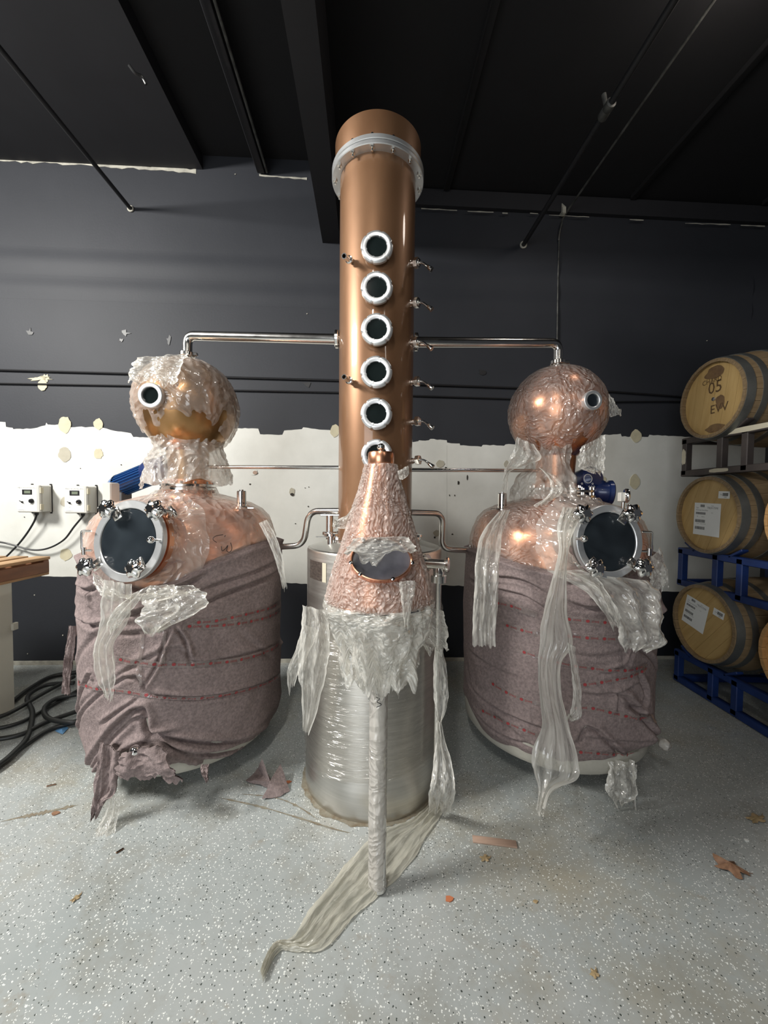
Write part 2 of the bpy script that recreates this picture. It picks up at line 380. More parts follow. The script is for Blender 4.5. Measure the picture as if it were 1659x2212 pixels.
# ---------------------------------------------------------------- the room
def quad(name, pts, m, th=.06, **kw):
    mb = MB(); p = [Vector(q) for q in pts]; n = (p[1]-p[0]).cross(p[2]-p[0]).normalized()
    prism(mb, p, -n, th); return obj(name, mb, m, **kw)
def wallpt(s, z, off=0): q = _A + WD*s + WN*off; return Vector((q.x, q.y, z))
quad('floor', [(-6.7, -4.6, 0), (4.2, -4.6, 0), (4.2, 4.4, 0), (-6.7, 4.4, 0)], M_FLOOR, kind='structure')
wall = quad('wall_back', [wallpt(-4.2, 0), wallpt(6.6, 0), wallpt(6.6, 4.9), wallpt(-4.2, 4.9)], M_BWALL, .12, kind='structure')
quad('wall_left', [(-6.5, -4.5, 0), (-6.5, 4.2, 0), (-6.5, 4.2, 4.9), (-6.5, -4.5, 4.9)], M_SHADE, kind='structure')
quad('wall_right', [(3.6, 4.2, 0), (3.6, -4.5, 0), (3.6, -4.5, 4.9), (3.6, 4.2, 4.9)], M_BWALL, kind='structure')
mbw = MB()
for a, b_, c_, d_ in ((-6.5, -3.95, 0, 4.9), (-.85, 3.6, 0, 4.9), (-3.95, -.85, 3.4, 4.9)):
    box(mbw, ((a+b_)/2, -4.53, (c_+d_)/2), b_-a, .06, d_-c_)
obj('wall_front', mbw, M_SHADE, kind='structure')

# ceiling: two levels left of the beam, one right
VX = WN                                             # joists run square to the wall
def ceil_slab(name, pxa, pxb, py, z=None, m=M_CEIL):
    a = W(pxa, py); b = W(pxb, py); z = z or a.z
    a = Vector((a.x, a.y, z)); b = Vector((b.x, b.y, z))
    mb = MB(); prism(mb, [a, b, b+WN*8.2, a+WN*8.2], (0, 0, 1), .30); return obj(name, mb, m, kind='structure')
zc = W(300, 360).z
ceil_slab('ceiling', -700, 438, 362, zc, M_BEAM)
ceil_slab('ceiling', 438, 700, 366, zc+.12)
ceil_slab('ceiling', 700, 2600, 415, W(1100, 424).z+.02)
mb = MB(); a = W(697, 525); b = W(735, 527); zb = a.z
a = Vector((a.x, a.y, zb)); b = Vector((b.x, b.y, zb))
prism(mb, [a, b, b+WN*8, a+WN*8], (0, 0, 1), .9); obj('trim_1', mb, M_BEAM, kind='structure')
# shallow joists under the right hand ceiling
for i, px in enumerate((962, 1360, 1640)):
    mb = MB(); a = W(px, 420); z = W(1100, 424).z+.02
    a.z = z-.02; bar(mb, a+WN*.05, a+WN*8, .05, .04); obj('trim_%d' % (i+2), mb, M_CEIL, kind='structure')
mb = MB(); a = W(565, 378); a.z = zc+.05; bar(mb, a+WN*.02, a+WN*8, .06, .15); obj('trim_7', mb, M_BEAM, kind='structure')
# ledger on the wall right of the beam and faint panel ledges
mb = MB(); prism(mb, [W(735, 440), W(2000, 505), W(2000, 470), W(735, 405)], WN, .04); obj('trim_8', mb, M_BEAM, kind='structure')
for i, (yc_, wd_, hh_) in enumerate(((560, .12, .009), (618, .10, .006))):
    za, zb2 = W(0, yc_).z, W(1500, yc_+34).z; mb = MB(); vs = []
    for e_ in range(2):
        for k in range(17):
            u = -1+2*k/16; h = hh_*math.cos(u*PI/2)**2; p = wallpt(-4 if e_ == 0 else 6.4, za+u*wd_, h+.0004); vs.append(p)
    mb.add(vs, [(k, k+1, 17+k+1, 17+k) for k in range(16)]); obj('trim_%d' % (9+i), mb, M_BWALL, kind='structure')
def strip(pts, h, off=.003, jit=.35, base=.0005):
    """ragged paint strip along a px polyline"""
    mb = MB(); top = []; bot = []
    for i in range(len(pts)-1):
        (x0, y0), (x1, y1) = pts[i], pts[i+1]; n = max(2, int(abs(x1-x0)/12))
        for k in range(n):
            t = k/n; x = x0+(x1-x0)*t; y = y0+(y1-y0)*t
            top.append((x, y-h*(.5+random.uniform(-jit, jit)))); bot.append((x, y+h*(.5+random.uniform(-jit, jit))))
    for i in range(len(top)-1):
        prism(mb, [W(*bot[i], off=base), W(*bot[i+1], off=base), W(*top[i+1], off=base), W(*top[i], off=base)], WN, off)
    return mb
def wpart(name, mb, m, **kw): return obj(name, mb, m, wall, **kw)
wpart('bare_edge_strip', strip([(-30, 343), (110, 350), (240, 358), (436, 370)], 8), M_CREAM, label='chipped cream line where wall meets ceiling')
wpart('bare_edge_strip', strip([(560, 379), (676, 387)], 4), M_CREAM)
for a_ in (((910, 449), (1000, 454)), ((1010, 455), (1080, 458)), ((1085, 459), (1108, 460)), ((1145, 459), (1180, 461)), ((1186, 463), (1285, 468)), ((1360, 473), (1405, 475)), ((1480, 481), (1590, 484)), ((1600, 485), (1665, 488))):
    mb = strip([(x_, y_+1.5) for x_, y_ in a_], 1.8, .0015, base=.0402); wpart('bare_edge_strip', mb, M_CREAM)
mb = strip([(1208, 458), (1222, 459)], 14, .05); wpart('bare_edge_strip', mb, M_CREAM)

# white panel band left bare between the black paint
top = [(-260, 905), (0, 911), (12, 912), (13, 922), (27, 924), (29, 927), (50, 927), (80, 924), (98, 919), (100, 913), (103, 917), (126, 917), (153, 923), (200, 922),
       (222, 924), (255, 932), (283, 936), (288, 944), (330, 946), (420, 940), (480, 930), (515, 925), (558, 926), (562, 938), (610, 939), (614, 930), (652, 927), (655, 923),
       (664, 924), (690, 928), (712, 929), (760, 942), (860, 952), (893, 955), (904, 953), (905, 951), (926, 951), (930, 948), (965, 951), (966, 956), (993, 958), (994, 962),
       (1040, 965), (1043, 961), (1089, 963), (1092, 960), (1120, 960), (1200, 952), (1300, 940), (1341, 937), (1343, 943), (1400, 944), (1403, 939), (1430, 941), (1480, 944), (1560, 946), (1900, 956)]
bot = [(-260, 1238), (0, 1240), (60, 1243), (200, 1248), (400, 1254), (620, 1259), (660, 1261), (952, 1264), (1010, 1266), (1200, 1270), (1420, 1277), (1480, 1279), (1900, 1290)]
def jagged(pts, step=7, amp=1.0):
    out = []
    for i in range(len(pts)-1):
        (x0, y0), (x1, y1) = pts[i], pts[i+1]; n = max(1, int(abs(x1-x0)/step))
        for k in range(n):
            t = k/n; out.append((x0+(x1-x0)*t, y0+(y1-y0)*t+(random.uniform(-amp, amp) if k else 0)))
    return out+[pts[-1]]
tj = jagged(top); bj = jagged(bot, 9, .8)
xs = sorted(set([p[0] for p in tj]+[p[0] for p in bj]))
def yat(pts, x):
    for i in range(len(pts)-1):
        if pts[i][0] <= x <= pts[i+1][0]:
            d = pts[i+1][0]-pts[i][0]; return pts[i][1] if d == 0 else pts[i][1]+(pts[i+1][1]-pts[i][1])*(x-pts[i][0])/d
    return pts[-1][1]
mb = MB()
vs = []; O1 = .004
for x in xs:
    vs += [W(x, yat(bj, x), .0005), W(x, yat(tj, x), .0005), W(x, yat(bj, x), O1), W(x, yat(tj, x), O1)]
fs = []
for i in range(len(xs)-1):
    k = i*4; fs += [(k+2, k+6, k+7, k+3), (k+3, k+7, k+5, k+1), (k, k+4, k+6, k+2)]
mb.add(vs, fs, False)
wpart('bare_white_band', mb, M_WHITE, label='unpainted white wall band with torn edges')
mb = MB()
pj = jagged([(-260, 1238), (0, 1240), (620, 1259), (952, 1264), (1480, 1279), (1900, 1290)], 40, .1)
vs = []
for x, y in pj:
    a = W(x, y+.3, .001); vs += [(a.x, a.y, a.z), (a.x, a.y, .0)]
mb.add(vs, [(2*i+1, 2*i+3, 2*i+2, 2*i) for i in range(len(pj)-1)], False)
wpart('black_lower_band', mb, M_BLOW)
# slim dirty base strip
mb = MB(); prism(mb, [wallpt(-2, .0, .002), wallpt(6, .0, .002), wallpt(6, .03, .002), wallpt(-2, .035, .002)], WN, .012)
obj('baseboard_back', mb, M_CREAM, kind='structure')
# panel seams in the white band
mb = MB()
for x in (965,): prism(mb, [W(x, 1262, O1), W(x+.7, 1262, O1), W(x+.7, 962, O1), W(x, 962, O1)], WN, .0004)
wpart('panel_seam', mb, mat('seam_grey', (.46, .46, .43), .7))
def blob(cx, cy, rx, ry, m, off=O1, name='glue_patch', jit=.10, n=18, cut=None):
    mb = MB(); pts = []
    for k in range(n):
        a = 2*PI*k/n; j = 1+random.uniform(-jit, jit)
        pts.append(W(cx+rx*j*math.cos(a), cy+ry*j*math.sin(a), off))
    prism(mb, pts[::-1], WN, .0035); return wpart(name, mb, m)
for a_ in ((140, 918, 13.5, 18, M_GLUE), (213, 916, 10.5, 12, M_GLUE), (140, 981, 13.5, 16, M_GLUEG), (213, 980, 10, 11, M_GLUE), (143, 1198, 13, 13, M_GLUE),
           (140, 1084, 9, 10, M_GLUEG), (723, 931, 10, 13.5, M_GLUE), (547, 1019, 9, 8, M_WHITE), (631, 1062, 6, 8, M_GLUEG), (951, 1002, 9, 8, M_GLUEG),
           (1374, 942, 12, 14, M_GLUE), (1371, 1041, 11, 16, M_GLUE), (1301, 1036, 9, 7, M_GLUE), (943, 1152, 7, 7, M_GLUEG), (1094, 1003, 6, 8, M_GLUEG), (92, 832, 10, 12, M_GLUE)):
    blob(*a_)
blob(551, 1021, 5, 4, M_STRIP, O1+.0036, 'torn_patch'); blob(631, 1068, 4, 3, M_HOLE, O1+.0036, 'wall_hole')
blob(84, 818, 24, 4, M_GLUE, .001, 'torn_patch', .5); blob(98, 818, 8, 8, M_GLUE, .001, 'torn_patch', .4)
for x, y, rx, ry in ((990, 1043, 2, 4.5), (1009, 1031, 1.4, 6), (963, 1010, 2.5, 1.6), (939, 1161, 2, 2.5), (540, 1046, 2, 1.6), (659, 1054, 1, 1), (667, 1052, 1, 1), (971, 1070, 1, 2), (982, 1070, 1, 2), (53, 1117, 1, 1), (174, 1012, 1, 1), (262, 1004, 1.2, 1.2), (638, 1131, 1.3, 1), (977, 1154, 2, 1.4), (666, 1094, 1.3, 1.3)):
    blob(x, y, rx, ry, M_HOLE, O1, 'wall_hole', .25, 8)
for x, y in ((663, 678), (1527, 736), (75, 1285), (136, 1372), (508, 377), (142, 1408), (60, 1412), (700, 1310), (1330, 1320)):
    blob(x, y, 1.3, 1.3, M_CREAM, .0015, 'paint_fleck', .3, 7)
for x, y, rx, ry in ((270, 720, 10, 5), (262, 735, 4, 3), (365, 735, 5, 9), (65, 718, 6, 7), (665, 830, 8, 5), (1040, 805, 8, 5)):
    blob(x, y, rx, ry, M_PIPEB, .0012, 'scuff_mark', .6, 9)

# pipes and cables on the wall / ceiling
def wire(name, pts, r, m, label, cat, parts=(), group=None, seg=8):
    mb = MB(); tube(mb, pts, r, seg); o = obj(name, mb, m); tag(o, label, cat, group); return o
wire('wall_cable', [W(x, y, .014) for x, y in ((-150, 793), (0, 799), (280, 807), (500, 815), (740, 822), (900, 830), (1120, 838), (1320, 846), (1460, 856), (1560, 866))], .009, M_BLK, 'upper of two black cables running along the black wall', 'cable')
wire('wall_cable', [W(x, y, .014) for x, y in ((-150, 824), (0, 828), (280, 833), (500, 843), (740, 848), (900, 855), (1120, 862), (1320, 868), (1460, 867), (1560, 868))], .007, M_BLK, 'lower of two black cables running along the black wall', 'cable')
def ceil_pipe(px, py, r, m, L, label, name='ceiling_pipe', cat='pipe', couplings=()):
    a = W(px, py); t = thing(name, label, cat, a)
    mb = MB(); tube(mb, [a, a+WN*L], r, 12); obj('pipe_run', mb, m, t)
    mb = MB(); ring(mb, a+WN*.001, WN, r*1.7, r*.95, .012, 20); obj('wall_collar', mb, M_CREAM, t)
    for d in couplings:
        mb = MB(); lathe(mb, [(r, -.05), (r*1.5, -.045), (r*1.5, -.01), (r*1.25, 0), (r*1.5, .01), (r*1.5, .045), (r, .05)], a+WN*d, WN, 16)
        cyl(mb, a+WN*d, a+WN*d+Vector((-.02, 0, .09)), r*.7, 10); obj('pipe_coupling', mb, M_COND, t)
    return t
ceil_pipe(283, 452, .016, M_PIPEB, 7, 'black ceiling pipe ending in the wall at upper left')
ceil_pipe(1130, 530, .019, M_PIPEB, 7, 'thick black ceiling pipe with coupling right of the column', couplings=(1.21,))
t = thing('electrical_conduit', 'thin scuffed conduit running from ceiling down the wall beside right still', 'conduit', W(1207, 520))
a = W(1226, 455, .03); mb = MB(); tube(mb, catmull([a+WN*7, a+WN*3, a+WN*.5, W(1222, 462, .03), W(1213, 485, .03), W(1208, 508, .018), W(1207, 520, .014)], 5), .0085, 8); obj('conduit_run', mb, M_COND, t)
mb = MB(); tube(mb, [W(1208, 498, .012), W(1205, 620, .012), W(1203, 780, .012)], .006, 8); obj('wall_cable_run', mb, M_COND, t)
mb = MB(); box(mb, W(1217, 457, .04), .03, .05, .06, bev=.004); obj('pipe_bracket', mb, M_CREAM, t)
a = W(578, 372); wire('ceiling_conduit', [Vector((a.x, a.y, zc-.01))+WN*.02, Vector((a.x, a.y, zc-.01))+WN*7], .010, M_COND, 'thin grey conduit on the ceiling left of the beam', 'conduit')
wire('ceiling_hook', catmull([P(278, 140, 1.95)+Vector((0, 0, 0)), P(292, 158, 1.97), P(306, 165, 1.99), P(316, 182, 2.0)], 5), .007, M_PIPEB, 'small dark bent hook hanging under the left ceiling', 'hook')

# ---------------------------------------------------------------- shapes with a ragged film
def shell(mb, C, prof, amp=.008, f=9, seed=0, th0=0, th1=2*PI, seg=120, sub=6, top=0, bot=0, base=None):
    """crumpled surface of revolution about vertical axis; prof (r,z) is resampled; ragged edges top/bot"""
    pr = []
    for i in range(len(prof)-1):
        for k in range(sub):
            t = k/sub; pr.append((prof[i][0]*(1-t)+prof[i+1][0]*t, prof[i][1]*(1-t)+prof[i+1][1]*t))
    pr.append(prof[-1]); n = len(pr); vs = []; uv = []
    H = abs(pr[-1][1]-pr[0][1]) or 1
    for i, (r, z) in enumerate(pr):
        v = i/(n-1)
        for k in range(seg+1):
            th = th0+(th1-th0)*k/seg
            q = (math.cos(th), math.sin(th), z*1.2)
            e = top*nz(q, 2.3, seed+9)*v**3 + bot*nz(q, 2.3, seed+4)*(1-v)**3
            rid = abs(nz((q[0], q[1], z*2.2), f*.5, seed))
            d = amp*(1.4-3.2*rid + .7*nz((q[0], q[1], z*3), f*1.7, seed+2))
            rr = max(.001, r+max(d, -.002) if r > .02 else r)
            vs.append((C[0]+rr*math.cos(th), C[1]+rr*math.sin(th), z+e))
            uv.append((k/seg*6, v*3))
    fs = []
    for i in range(n-1):
        for k in range(seg):
            a = i*(seg+1)+k; fs.append((a, a+1, a+seg+2, a+seg+1))
    mb.add(vs, fs); mb.uv = (mb.uv or [])+uv
    return mb
def sheet(rows, nfold=3, amp=.012, seed=1, nu=34, nv=10, rag=.6, crump=.006, ends=.05):
    """hanging film: rows of (pxL,pyL,pxR,pyR,Y) top to bottom, pleated in depth"""
    L = catmull([P(a, b, Y) for a, b, c, d, Y in rows], nv); R = catmull([P(c, d, Y) for a, b, c, d, Y in rows], nv)
    mb = MB(); n = len(L); vs = []; uv = []
    for i in range(n):
        v = i/(n-1)
        for k in range(nu+1):
            u = k/nu
            wv = u+.10*noise.noise(Vector((u*3, v*2.5, seed)))
            lim = v
            p = L[i].lerp(R[i], u)
            w_ = (R[i]-L[i]).length
            e = rag*ends*(noise.noise(Vector((u*7, seed*3.3, 1)))*1.6+noise.noise(Vector((u*19, seed*3.3, 5)))*.6)*v**5
            ed = .12*w_*(noise.noise(Vector((v*6, seed*1.7, 2)))+.5*noise.noise(Vector((v*17, seed*1.7, 8))))*(1 if u in (0, 1) else (abs(u-.5)*2)**3)*rag
            x = math.sin(2*PI*nfold*wv+1.3*noise.noise(Vector((v*3, seed, 0))))
            x = math.copysign(abs(x)**.7, x)
            dd = amp*x*(.4+.6*math.sin(PI*min(1, max(0, v+.15)))) + crump*(1-3*abs(noise.noise(Vector((u*5+seed, v*6, 3)))))
            vs.append(p+Vector((ed*(1 if u > .5 else -1), -abs(amp)-dd, -e)))
            uv.append((u, v*3))
    fs = [(i*(nu+1)+k, i*(nu+1)+k+1, (i+1)*(nu+1)+k+1, (i+1)*(nu+1)+k) for i in range(n-1) for k in range(nu)]
    mb.add(vs, fs); mb.uv = uv; return mb

# ---------------------------------------------------------------- pot stills
def star_knob(t, c, nrm, out, m=M_CHROME, r=.040):
    """swing-bolt clamp: lug, bolt, star knob; nrm = door normal, out = away from door centre"""
    nrm = Vector(nrm).normalized(); out = Vector(out).normalized(); c = Vector(c)
    mb = MB()
    lathe(mb, [(0, 0), (r*.55, .002), (r*.7, .008), (r, .016), (r*1.02, .026), (r*.85, .036), (r*.45, .041), (r*.42, .047), (0, .047)], c+nrm*.02, nrm, 42,
          rf=lambda a: 1+.13*math.cos(6*a))
    k = obj('star_knob', mb, m, t)
    mb = MB(); cyl(mb, c-nrm*.07, c+nrm*.03, .009, 12); bar(mb, c-nrm*.07-out*.035, c-nrm*.07+out*.012, .03, .022, up=nrm)
    cyl(mb, c-nrm*.07-nrm.cross(out)*.03, c-nrm*.07+nrm.cross(out)*.03, .011, 12)
    bar(mb, c-out*.05-nrm*.004, c+out*.01-nrm*.004, .045, .018, up=nrm)
    obj('clamp_bolt', mb, M_STEEL, t)

def pot(side, C, label):
    """side -1 left, +1 right"""
    t = thing('pot_still', label, 'still', (C[0], C[1], 0))
    cx, cy = C; o = (cx, cy, 0)
    mb = MB(); prof = [(.30, .20), (.45, .21), (.47, .24), (.49, .40), (.49, 1.16), (.488, 1.24), (.475, 1.31), (.45, 1.37), (.405, 1.42), (.34, 1.455), (.25, 1.48), (.135, 1.50), (.128, 1.52), (.128, 1.60)]
    lathe(mb, prof, o, seg=96); obj('pot_body', mb, M_COP, t)
    mb = MB(); ring(mb, (cx, cy, 1.535), (0, 0, 1), .150, .12, .018); ring(mb, (cx, cy, 1.557), (0, 0, 1), .150, .12, .018)
    for k in range(12):
        a = 2*PI*k/12+.2; q = (cx+.14*math.cos(a), cy+.14*math.sin(a))
        cyl(mb, (q[0], q[1], 1.522), (q[0], q[1], 1.59), .007, 8)
    obj('neck_flange', mb, M_STEEL, t)
    zs = HZ; R = HR
    pr = [(.115, 1.58), (.108, 1.66)]
    for i in range(1, 22):
        a = PI*i/22; r = R*math.sin(a); z = zs-R*math.cos(a)*(1.07 if i < 11 else 1)
        if i < 4: r = max(r, .115)
        pr.append((r, z))
    pr += [(.035, zs+R-.004)]
    mb = MB(); lathe(mb, pr, o, seg=96); obj('onion_head', mb, M_COPD if side < 0 else M_COP, t, label='round copper onion head')
    # sight glass on the head
    spx, spy = (333, 857) if side < 0 else (1272, 868)
    s = hit(spx, spy, lambda p: (p-Vector((cx, cy, zs))).length < R+.01)
    n = (s-Vector((cx, cy, zs))).normalized()
    if side > 0: n = (n+Vector((0, -.35, 0))).normalized()
    else: n = (n+Vector((.12, -.3, 0))).normalized()
    rr = .064 if side < 0 else .052
    mb = MB(); cyl(mb, s-n*.06, s+n*.012, rr*.86, 32); ring(mb, s+n*.010, n, rr, rr*.66, .028); g = obj('sight_glass_ring', mb, M_RING, t)
    mb = MB(); disc(mb, s+n*.026, n, rr*.68); obj('glass', mb, M_GLASS if side < 0 else M_MGLASS, g)
    # top clamp
    mb = MB(); zt = zs+R
    cyl(mb, (cx, cy, zt-.03), (cx, cy, zt+.03), .028); ring(mb, (cx, cy, zt+.018), (0, 0, 1), .045, .02, .024, 32)
    box(mb, (cx+.05, cy-.01, zt+.03), .03, .02, .02, bev=.003)
    obj('top_clamp', mb, M_STEEL, t)
    # manway door
    mc = P(*((276, 1168) if side < 0 else (1318, 1170)), 1.74)
    n = Vector((-.20, -.97, .14) if side < 0 else (.16, -.98, .10)).normalized()
    ro = MR[side]; ri = ro*.80
    mb = MB(); lathe(mb, [(ro*.90, -.22), (ro*.90, -.075), (ro*.97, -.075), (ro*.97, -.045), (ro*.9, -.045), (ro*.9, -.03)], mc, n, 72)
    obj('manway_neck', mb, M_COP if side < 0 else M_STEEL, t)
    mb = MB(); ring(mb, mc-n*.028, n, ro, ri, .03, 72); mr_ = obj('manway_ring', mb, M_RING, t)
    mb = MB(); lathe(mb, [(ri+.001, -.012), (ri*.97, -.002), (ri*.94, -.001), (0, -.001)], mc, n, 64); obj('manway_glass', mb, M_MGLASS, t, label='dark smeared round glass')
    kp = [(215, 1097), (338, 1101), (305, 1228), (177, 1225)] if side < 0 else [(1255, 1110), (1377, 1108), (1277, 1226), (1394, 1227)]
    for (x, y) in kp:
        c = P(x, y, 1.70); c = c - n*((c-mc).dot(n)-.0)
        star_knob(t, c, n, (c-mc))
    bp = P(342, 1167, 1.70) if side < 0 else P(1250, 1164, 1.70)
    bp = bp - n*((bp-mc).dot(n)); mb = MB(); cyl(mb, bp-n*.0, bp+n*.04, .006, 10); ball(mb, bp+n*.05, .0155); obj('ball_handle', mb, M_CHROME, t)
    h = mc+Vector((side*1, 0, 0))*(ro+.012)-n*.03; h = P(*((184, 1168) if side < 0 else (1400, 1170)), h.y)
    mb = MB()
    tube(mb, bend([h+Vector((-side*.03, 0, .045)), h+Vector((side*.016, 0, .045)), h+Vector((side*.016, 0, -.045)), h+Vector((-side*.03, 0, -.045))], .008, 3), .005, 8)
    cyl(mb, h+Vector((side*.006, 0, -.065)), h+Vector((side*.006, 0, -.03)), .010, 12); obj('hinge', mb, M_STEEL, t)
    # pressure relief valve with tri clamp on the shoulder
    v = P(522, 1100, 2.2) if side < 0 else P(1084, 1104, 2.25)
    r0 = math.hypot(v.x-cx, v.y-cy)
    vb = v.copy()
    mb = MB(); cyl(mb, vb+Vector((0, 0, -.06)), vb+Vector((0, 0, .02)), .02); ring(mb, vb+Vector((0, 0, .0)), (0, 0, 1), .036, .015, .016, 28)
    bar(mb, vb+Vector((-.07, -.01, .008)), vb+Vector((.07, .005, .008)), .012, .012)
    obj('valve_clamp', mb, M_STEEL, t)
    mb = MB(); cyl(mb, vb+Vector((0, 0, .016)), vb+Vector((0, 0, .105)), .026, 24); cyl(mb, vb+Vector((0, 0, .1)), vb+Vector((0, 0, .112)), .012, 16); obj('relief_valve', mb, M_STEEL, t)
    mb = MB()
    for k in range(8):
        a = 2*PI*k/8; q = vb+Vector((.0262*math.cos(a), .0262*math.sin(a), .035)); disc(mb, q, (math.cos(a), math.sin(a), 0), .004, 10)
    obj('vent_holes', mb, M_BLK, t)
    # legs and base
    for k in range(4):
        a = PI/4+k*PI/2; q = Vector((cx+.24*math.cos(a), cy+.24*math.sin(a), 0))
        mb = MB(); cyl(mb, q+Vector((0, 0, .012)), q+Vector((0, 0, .2)), .025, 16); cyl(mb, q, q+Vector((0, 0, .014)), .045, 20); obj('leg', mb, M_STEEL, t)
    mb = MB(); lathe(mb, [(0, .118), (.42, .118), (.485, .130), (.512, .165), (.520, .25), (.515, .45), (.49, .46)], o, seg=72); obj('canvas_skirt', mb, M_CANV, t, label='off-white canvas underside of the vessel')
    return t
HZ, HR = 2.035, .274
MR = {-1: .186, 1: .168}
CL = (-1.175, 2.31); CR = (1.045, 2.36)
potL = pot(-1, CL, 'left copper pot still wrapped in mauve blanket, beside the wall control boxes')
HZ, HR = 2.030, .272
potR = pot(1, CR, 'right copper pot still wrapped in mauve blanket, nearest the barrels')

# agitator motors
def motor_left(t):
    a = P(245, 1055, 2.55); b = P(345, 1015, 2.42); ax = (b-a).normalized(); L = (b-a).length; R = .075
    mb = MB(); lathe(mb, [(0, 0), (.045, .004), (.062, .03), (.072, .07), (.074, .08)], a, ax, 36); g = obj('motor_cowl', mb, M_BLUE, t, label='bright blue rounded motor cowl')
    mb = MB(); lathe(mb, [(.062, .078), (.062, L*.86), (0, L*.86)], a, ax, 36)
    u, v, w_ = frame(ax)
    for k in range(26):
        an = 2*PI*k/26; d = u*math.cos(an)+v*math.sin(an)
        bar(mb, a+ax*.085+d*.065, a+ax*(L*.80)+d*.065, .0035, .016, up=d, bev=0)
    obj('finned_motor_body', mb, M_BLUE, t)
    mb = MB(); lathe(mb, [(.05, L*.80), (.078, L*.80), (.082, L*.84), (.082, L*.93), (.07, L*.95), (.07, L*1.25), (0, L*1.25)], a, ax, 36); 
    for k in range(6):
        an = 2*PI*k/6; d = u*math.cos(an)+v*math.sin(an); box(mb, a+ax*(L*.88)+d*.083, .014, .014, .014, bev=.002)
    obj('motor_flange', mb, M_NAVY, t)
    mb = MB(); c = P(240, 1064, 2.33); box(mb, c, .055, .08, .12, bev=.006); obj('terminal_box', mb, M_GREY, t, label='pale grey plastic terminal box')
    mb = MB(); c = P(262, 1075, 2.50); tube(mb, [c, c+Vector((0, 0, -.10))], .014); box(mb, c+Vector((0, .02, .02)), .05, .10, .10, bev=.004); obj('motor_bracket', mb, M_SHADE, t)
motor_left(potL)
def motor_right(t):
    a = P(1255, 1030, 2.5); b = P(1300, 1062, 2.35)
    mb = MB(); lathe(mb, [(0, -.05), (.06, -.045), (.078, -.02), (.078, .07), (.05, .10), (0, .10)], P(1262, 1040, 2.45), (.25, -.8, .2), 32)
    box(mb, P(1275, 1052, 2.42), .16, .12, .13, bev=.03); obj('gearbox', mb, M_NAVY, t, label='navy blue gearbox casting')
    mb = MB(); c = P(1302, 1064, 2.38); ax = Vector((1, -.25, -.06)).normalized()
    lathe(mb, [(0, -.07), (.045, -.06), (.06, -.04), (.066, .02), (.076, .025), (.078, .045), (.070, .052), (0, .052)], c, ax, 36)
    cyl(mb, c+Vector((-.02, 0, 0)), c+Vector((-.03, 0, -.13)), .035, 24); obj('motor_housing', mb, M_NAVY, t, label='round navy blue motor housing')
    mb = MB(); pq = P(1270, 1034, 2.28); ring(mb, pq, (.15, -1, .1), .028, .024, .002, 32)
    for dx in (-.035, .028): ring(mb, pq+Vector((dx, 0, -.03)), (.15, -1, .1), .006, .003, .002, 12)
    for dx in (-.006, .008, .022): ring(mb, pq+Vector((dx+.015, 0, -.048)), (.15, -1, .1), .007, .004, .002, 4)
    obj('white_marking', mb, M_PAPER, t)
    # gauge beside it
    q = P(1346, 1085, 2.05); mb = MB(); tube(mb, [q+Vector((0, 0, -.10)), q], .008); obj('gauge_stem', mb, M_STEEL, t)
    mb = MB(); box(mb, q+Vector((-.010, 0, .028)), .026, .03, .05, bev=.003); obj('gauge_block', mb, M_GREY, t)
    mb = MB(); lathe(mb, [(0, -.012), (.034, -.012), (.038, -.006), (.038, .005), (.032, .010), (.012, .014), (0, .014)], q+Vector((.018, 0, .035)), (1, -.35, 0), 32); obj('gauge_dial', mb, M_CHROME, t)
    mb = MB(); ring(mb, P(1236, 1064, 2.28), (0, 0, 1), .12, .06, .014); ring(mb, P(1236, 1064, 2.28)+Vector((0, 0, -.03)), (0, 0, 1), .125, .06, .014)
    for k in range(12):
        an = 2*PI*k/12; q = P(1236, 1064, 2.28)+Vector((.11*math.cos(an), .11*math.sin(an), 0)); cyl(mb, q+Vector((0, 0, -.045)), q+Vector((0, 0, .03)), .006, 8)
    obj('drive_flange', mb, M_STEEL, t)
motor_right(potR)

# ---------------------------------------------------------------- column still on its tank
CC = P(810, 1100, 2.085); ccx, ccy = CC.x, CC.y
TR = .360; TZ = P(808, 1199, ccy-TR).z
# axis leans with the photograph's own slight roll only; geometry is plumb
t = thing('condenser_tank', 'round stainless steel tank under the tall copper column, wrapped in stretch film', 'tank', (ccx, ccy, 0))
mb = MB(); lathe(mb, [(0, .0), (TR+.004, .0), (TR+.006, .02), (TR+.004, .155), (TR, .165), (TR, TZ-.015), (TR-.004, TZ-.004), (TR-.014, TZ)], (ccx, ccy, 0), seg=128); obj('tank_body', mb, M_TANK, t)
mb = MB(); lathe(mb, [(TR-.012, TZ+.0005), (TR-.05, TZ+.012), (.26, TZ+.03), (.0, TZ+.032)], (ccx, ccy, 0), seg=96); obj('tank_lid', mb, M_TOP, t)
for px, py in ((715, 1172), (897, 1178)):
    q = P(px, py, 1.93); q.z = TZ+.02; mb = MB(); cyl(mb, q-Vector((0, 0, .02)), q+Vector((0, 0, .045)), .018, caps=False); lathe(mb, [(.018, .045), (.034, .045), (.034, .056), (.014, .056), (.012, .0)], q, seg=28); obj('lid_port', mb, M_STEEL, t)
q = P(712, 1150, 2.13); mb = MB(); cyl(mb, (q.x, q.y, TZ), (q.x, q.y, P(712, 1112, 2.13).z), .020); ring(mb, (q.x, q.y, TZ+.05), (0, 0, 1), .04, .018, .02)
bar(mb, (q.x-.05, q.y, P(712, 1112, 2.13).z), (q.x+.06, q.y, P(712, 1112, 2.13).z), .05, .012)
obj('lid_stem', mb, M_STEEL, t)
mb = MB(); q = P(682, 1158, 2.12); bar(mb, (q.x, q.y, TZ+.04), (q.x+.1, q.y, TZ+.04), .02, .006); obj('lid_tab', mb, M_STEEL, t)
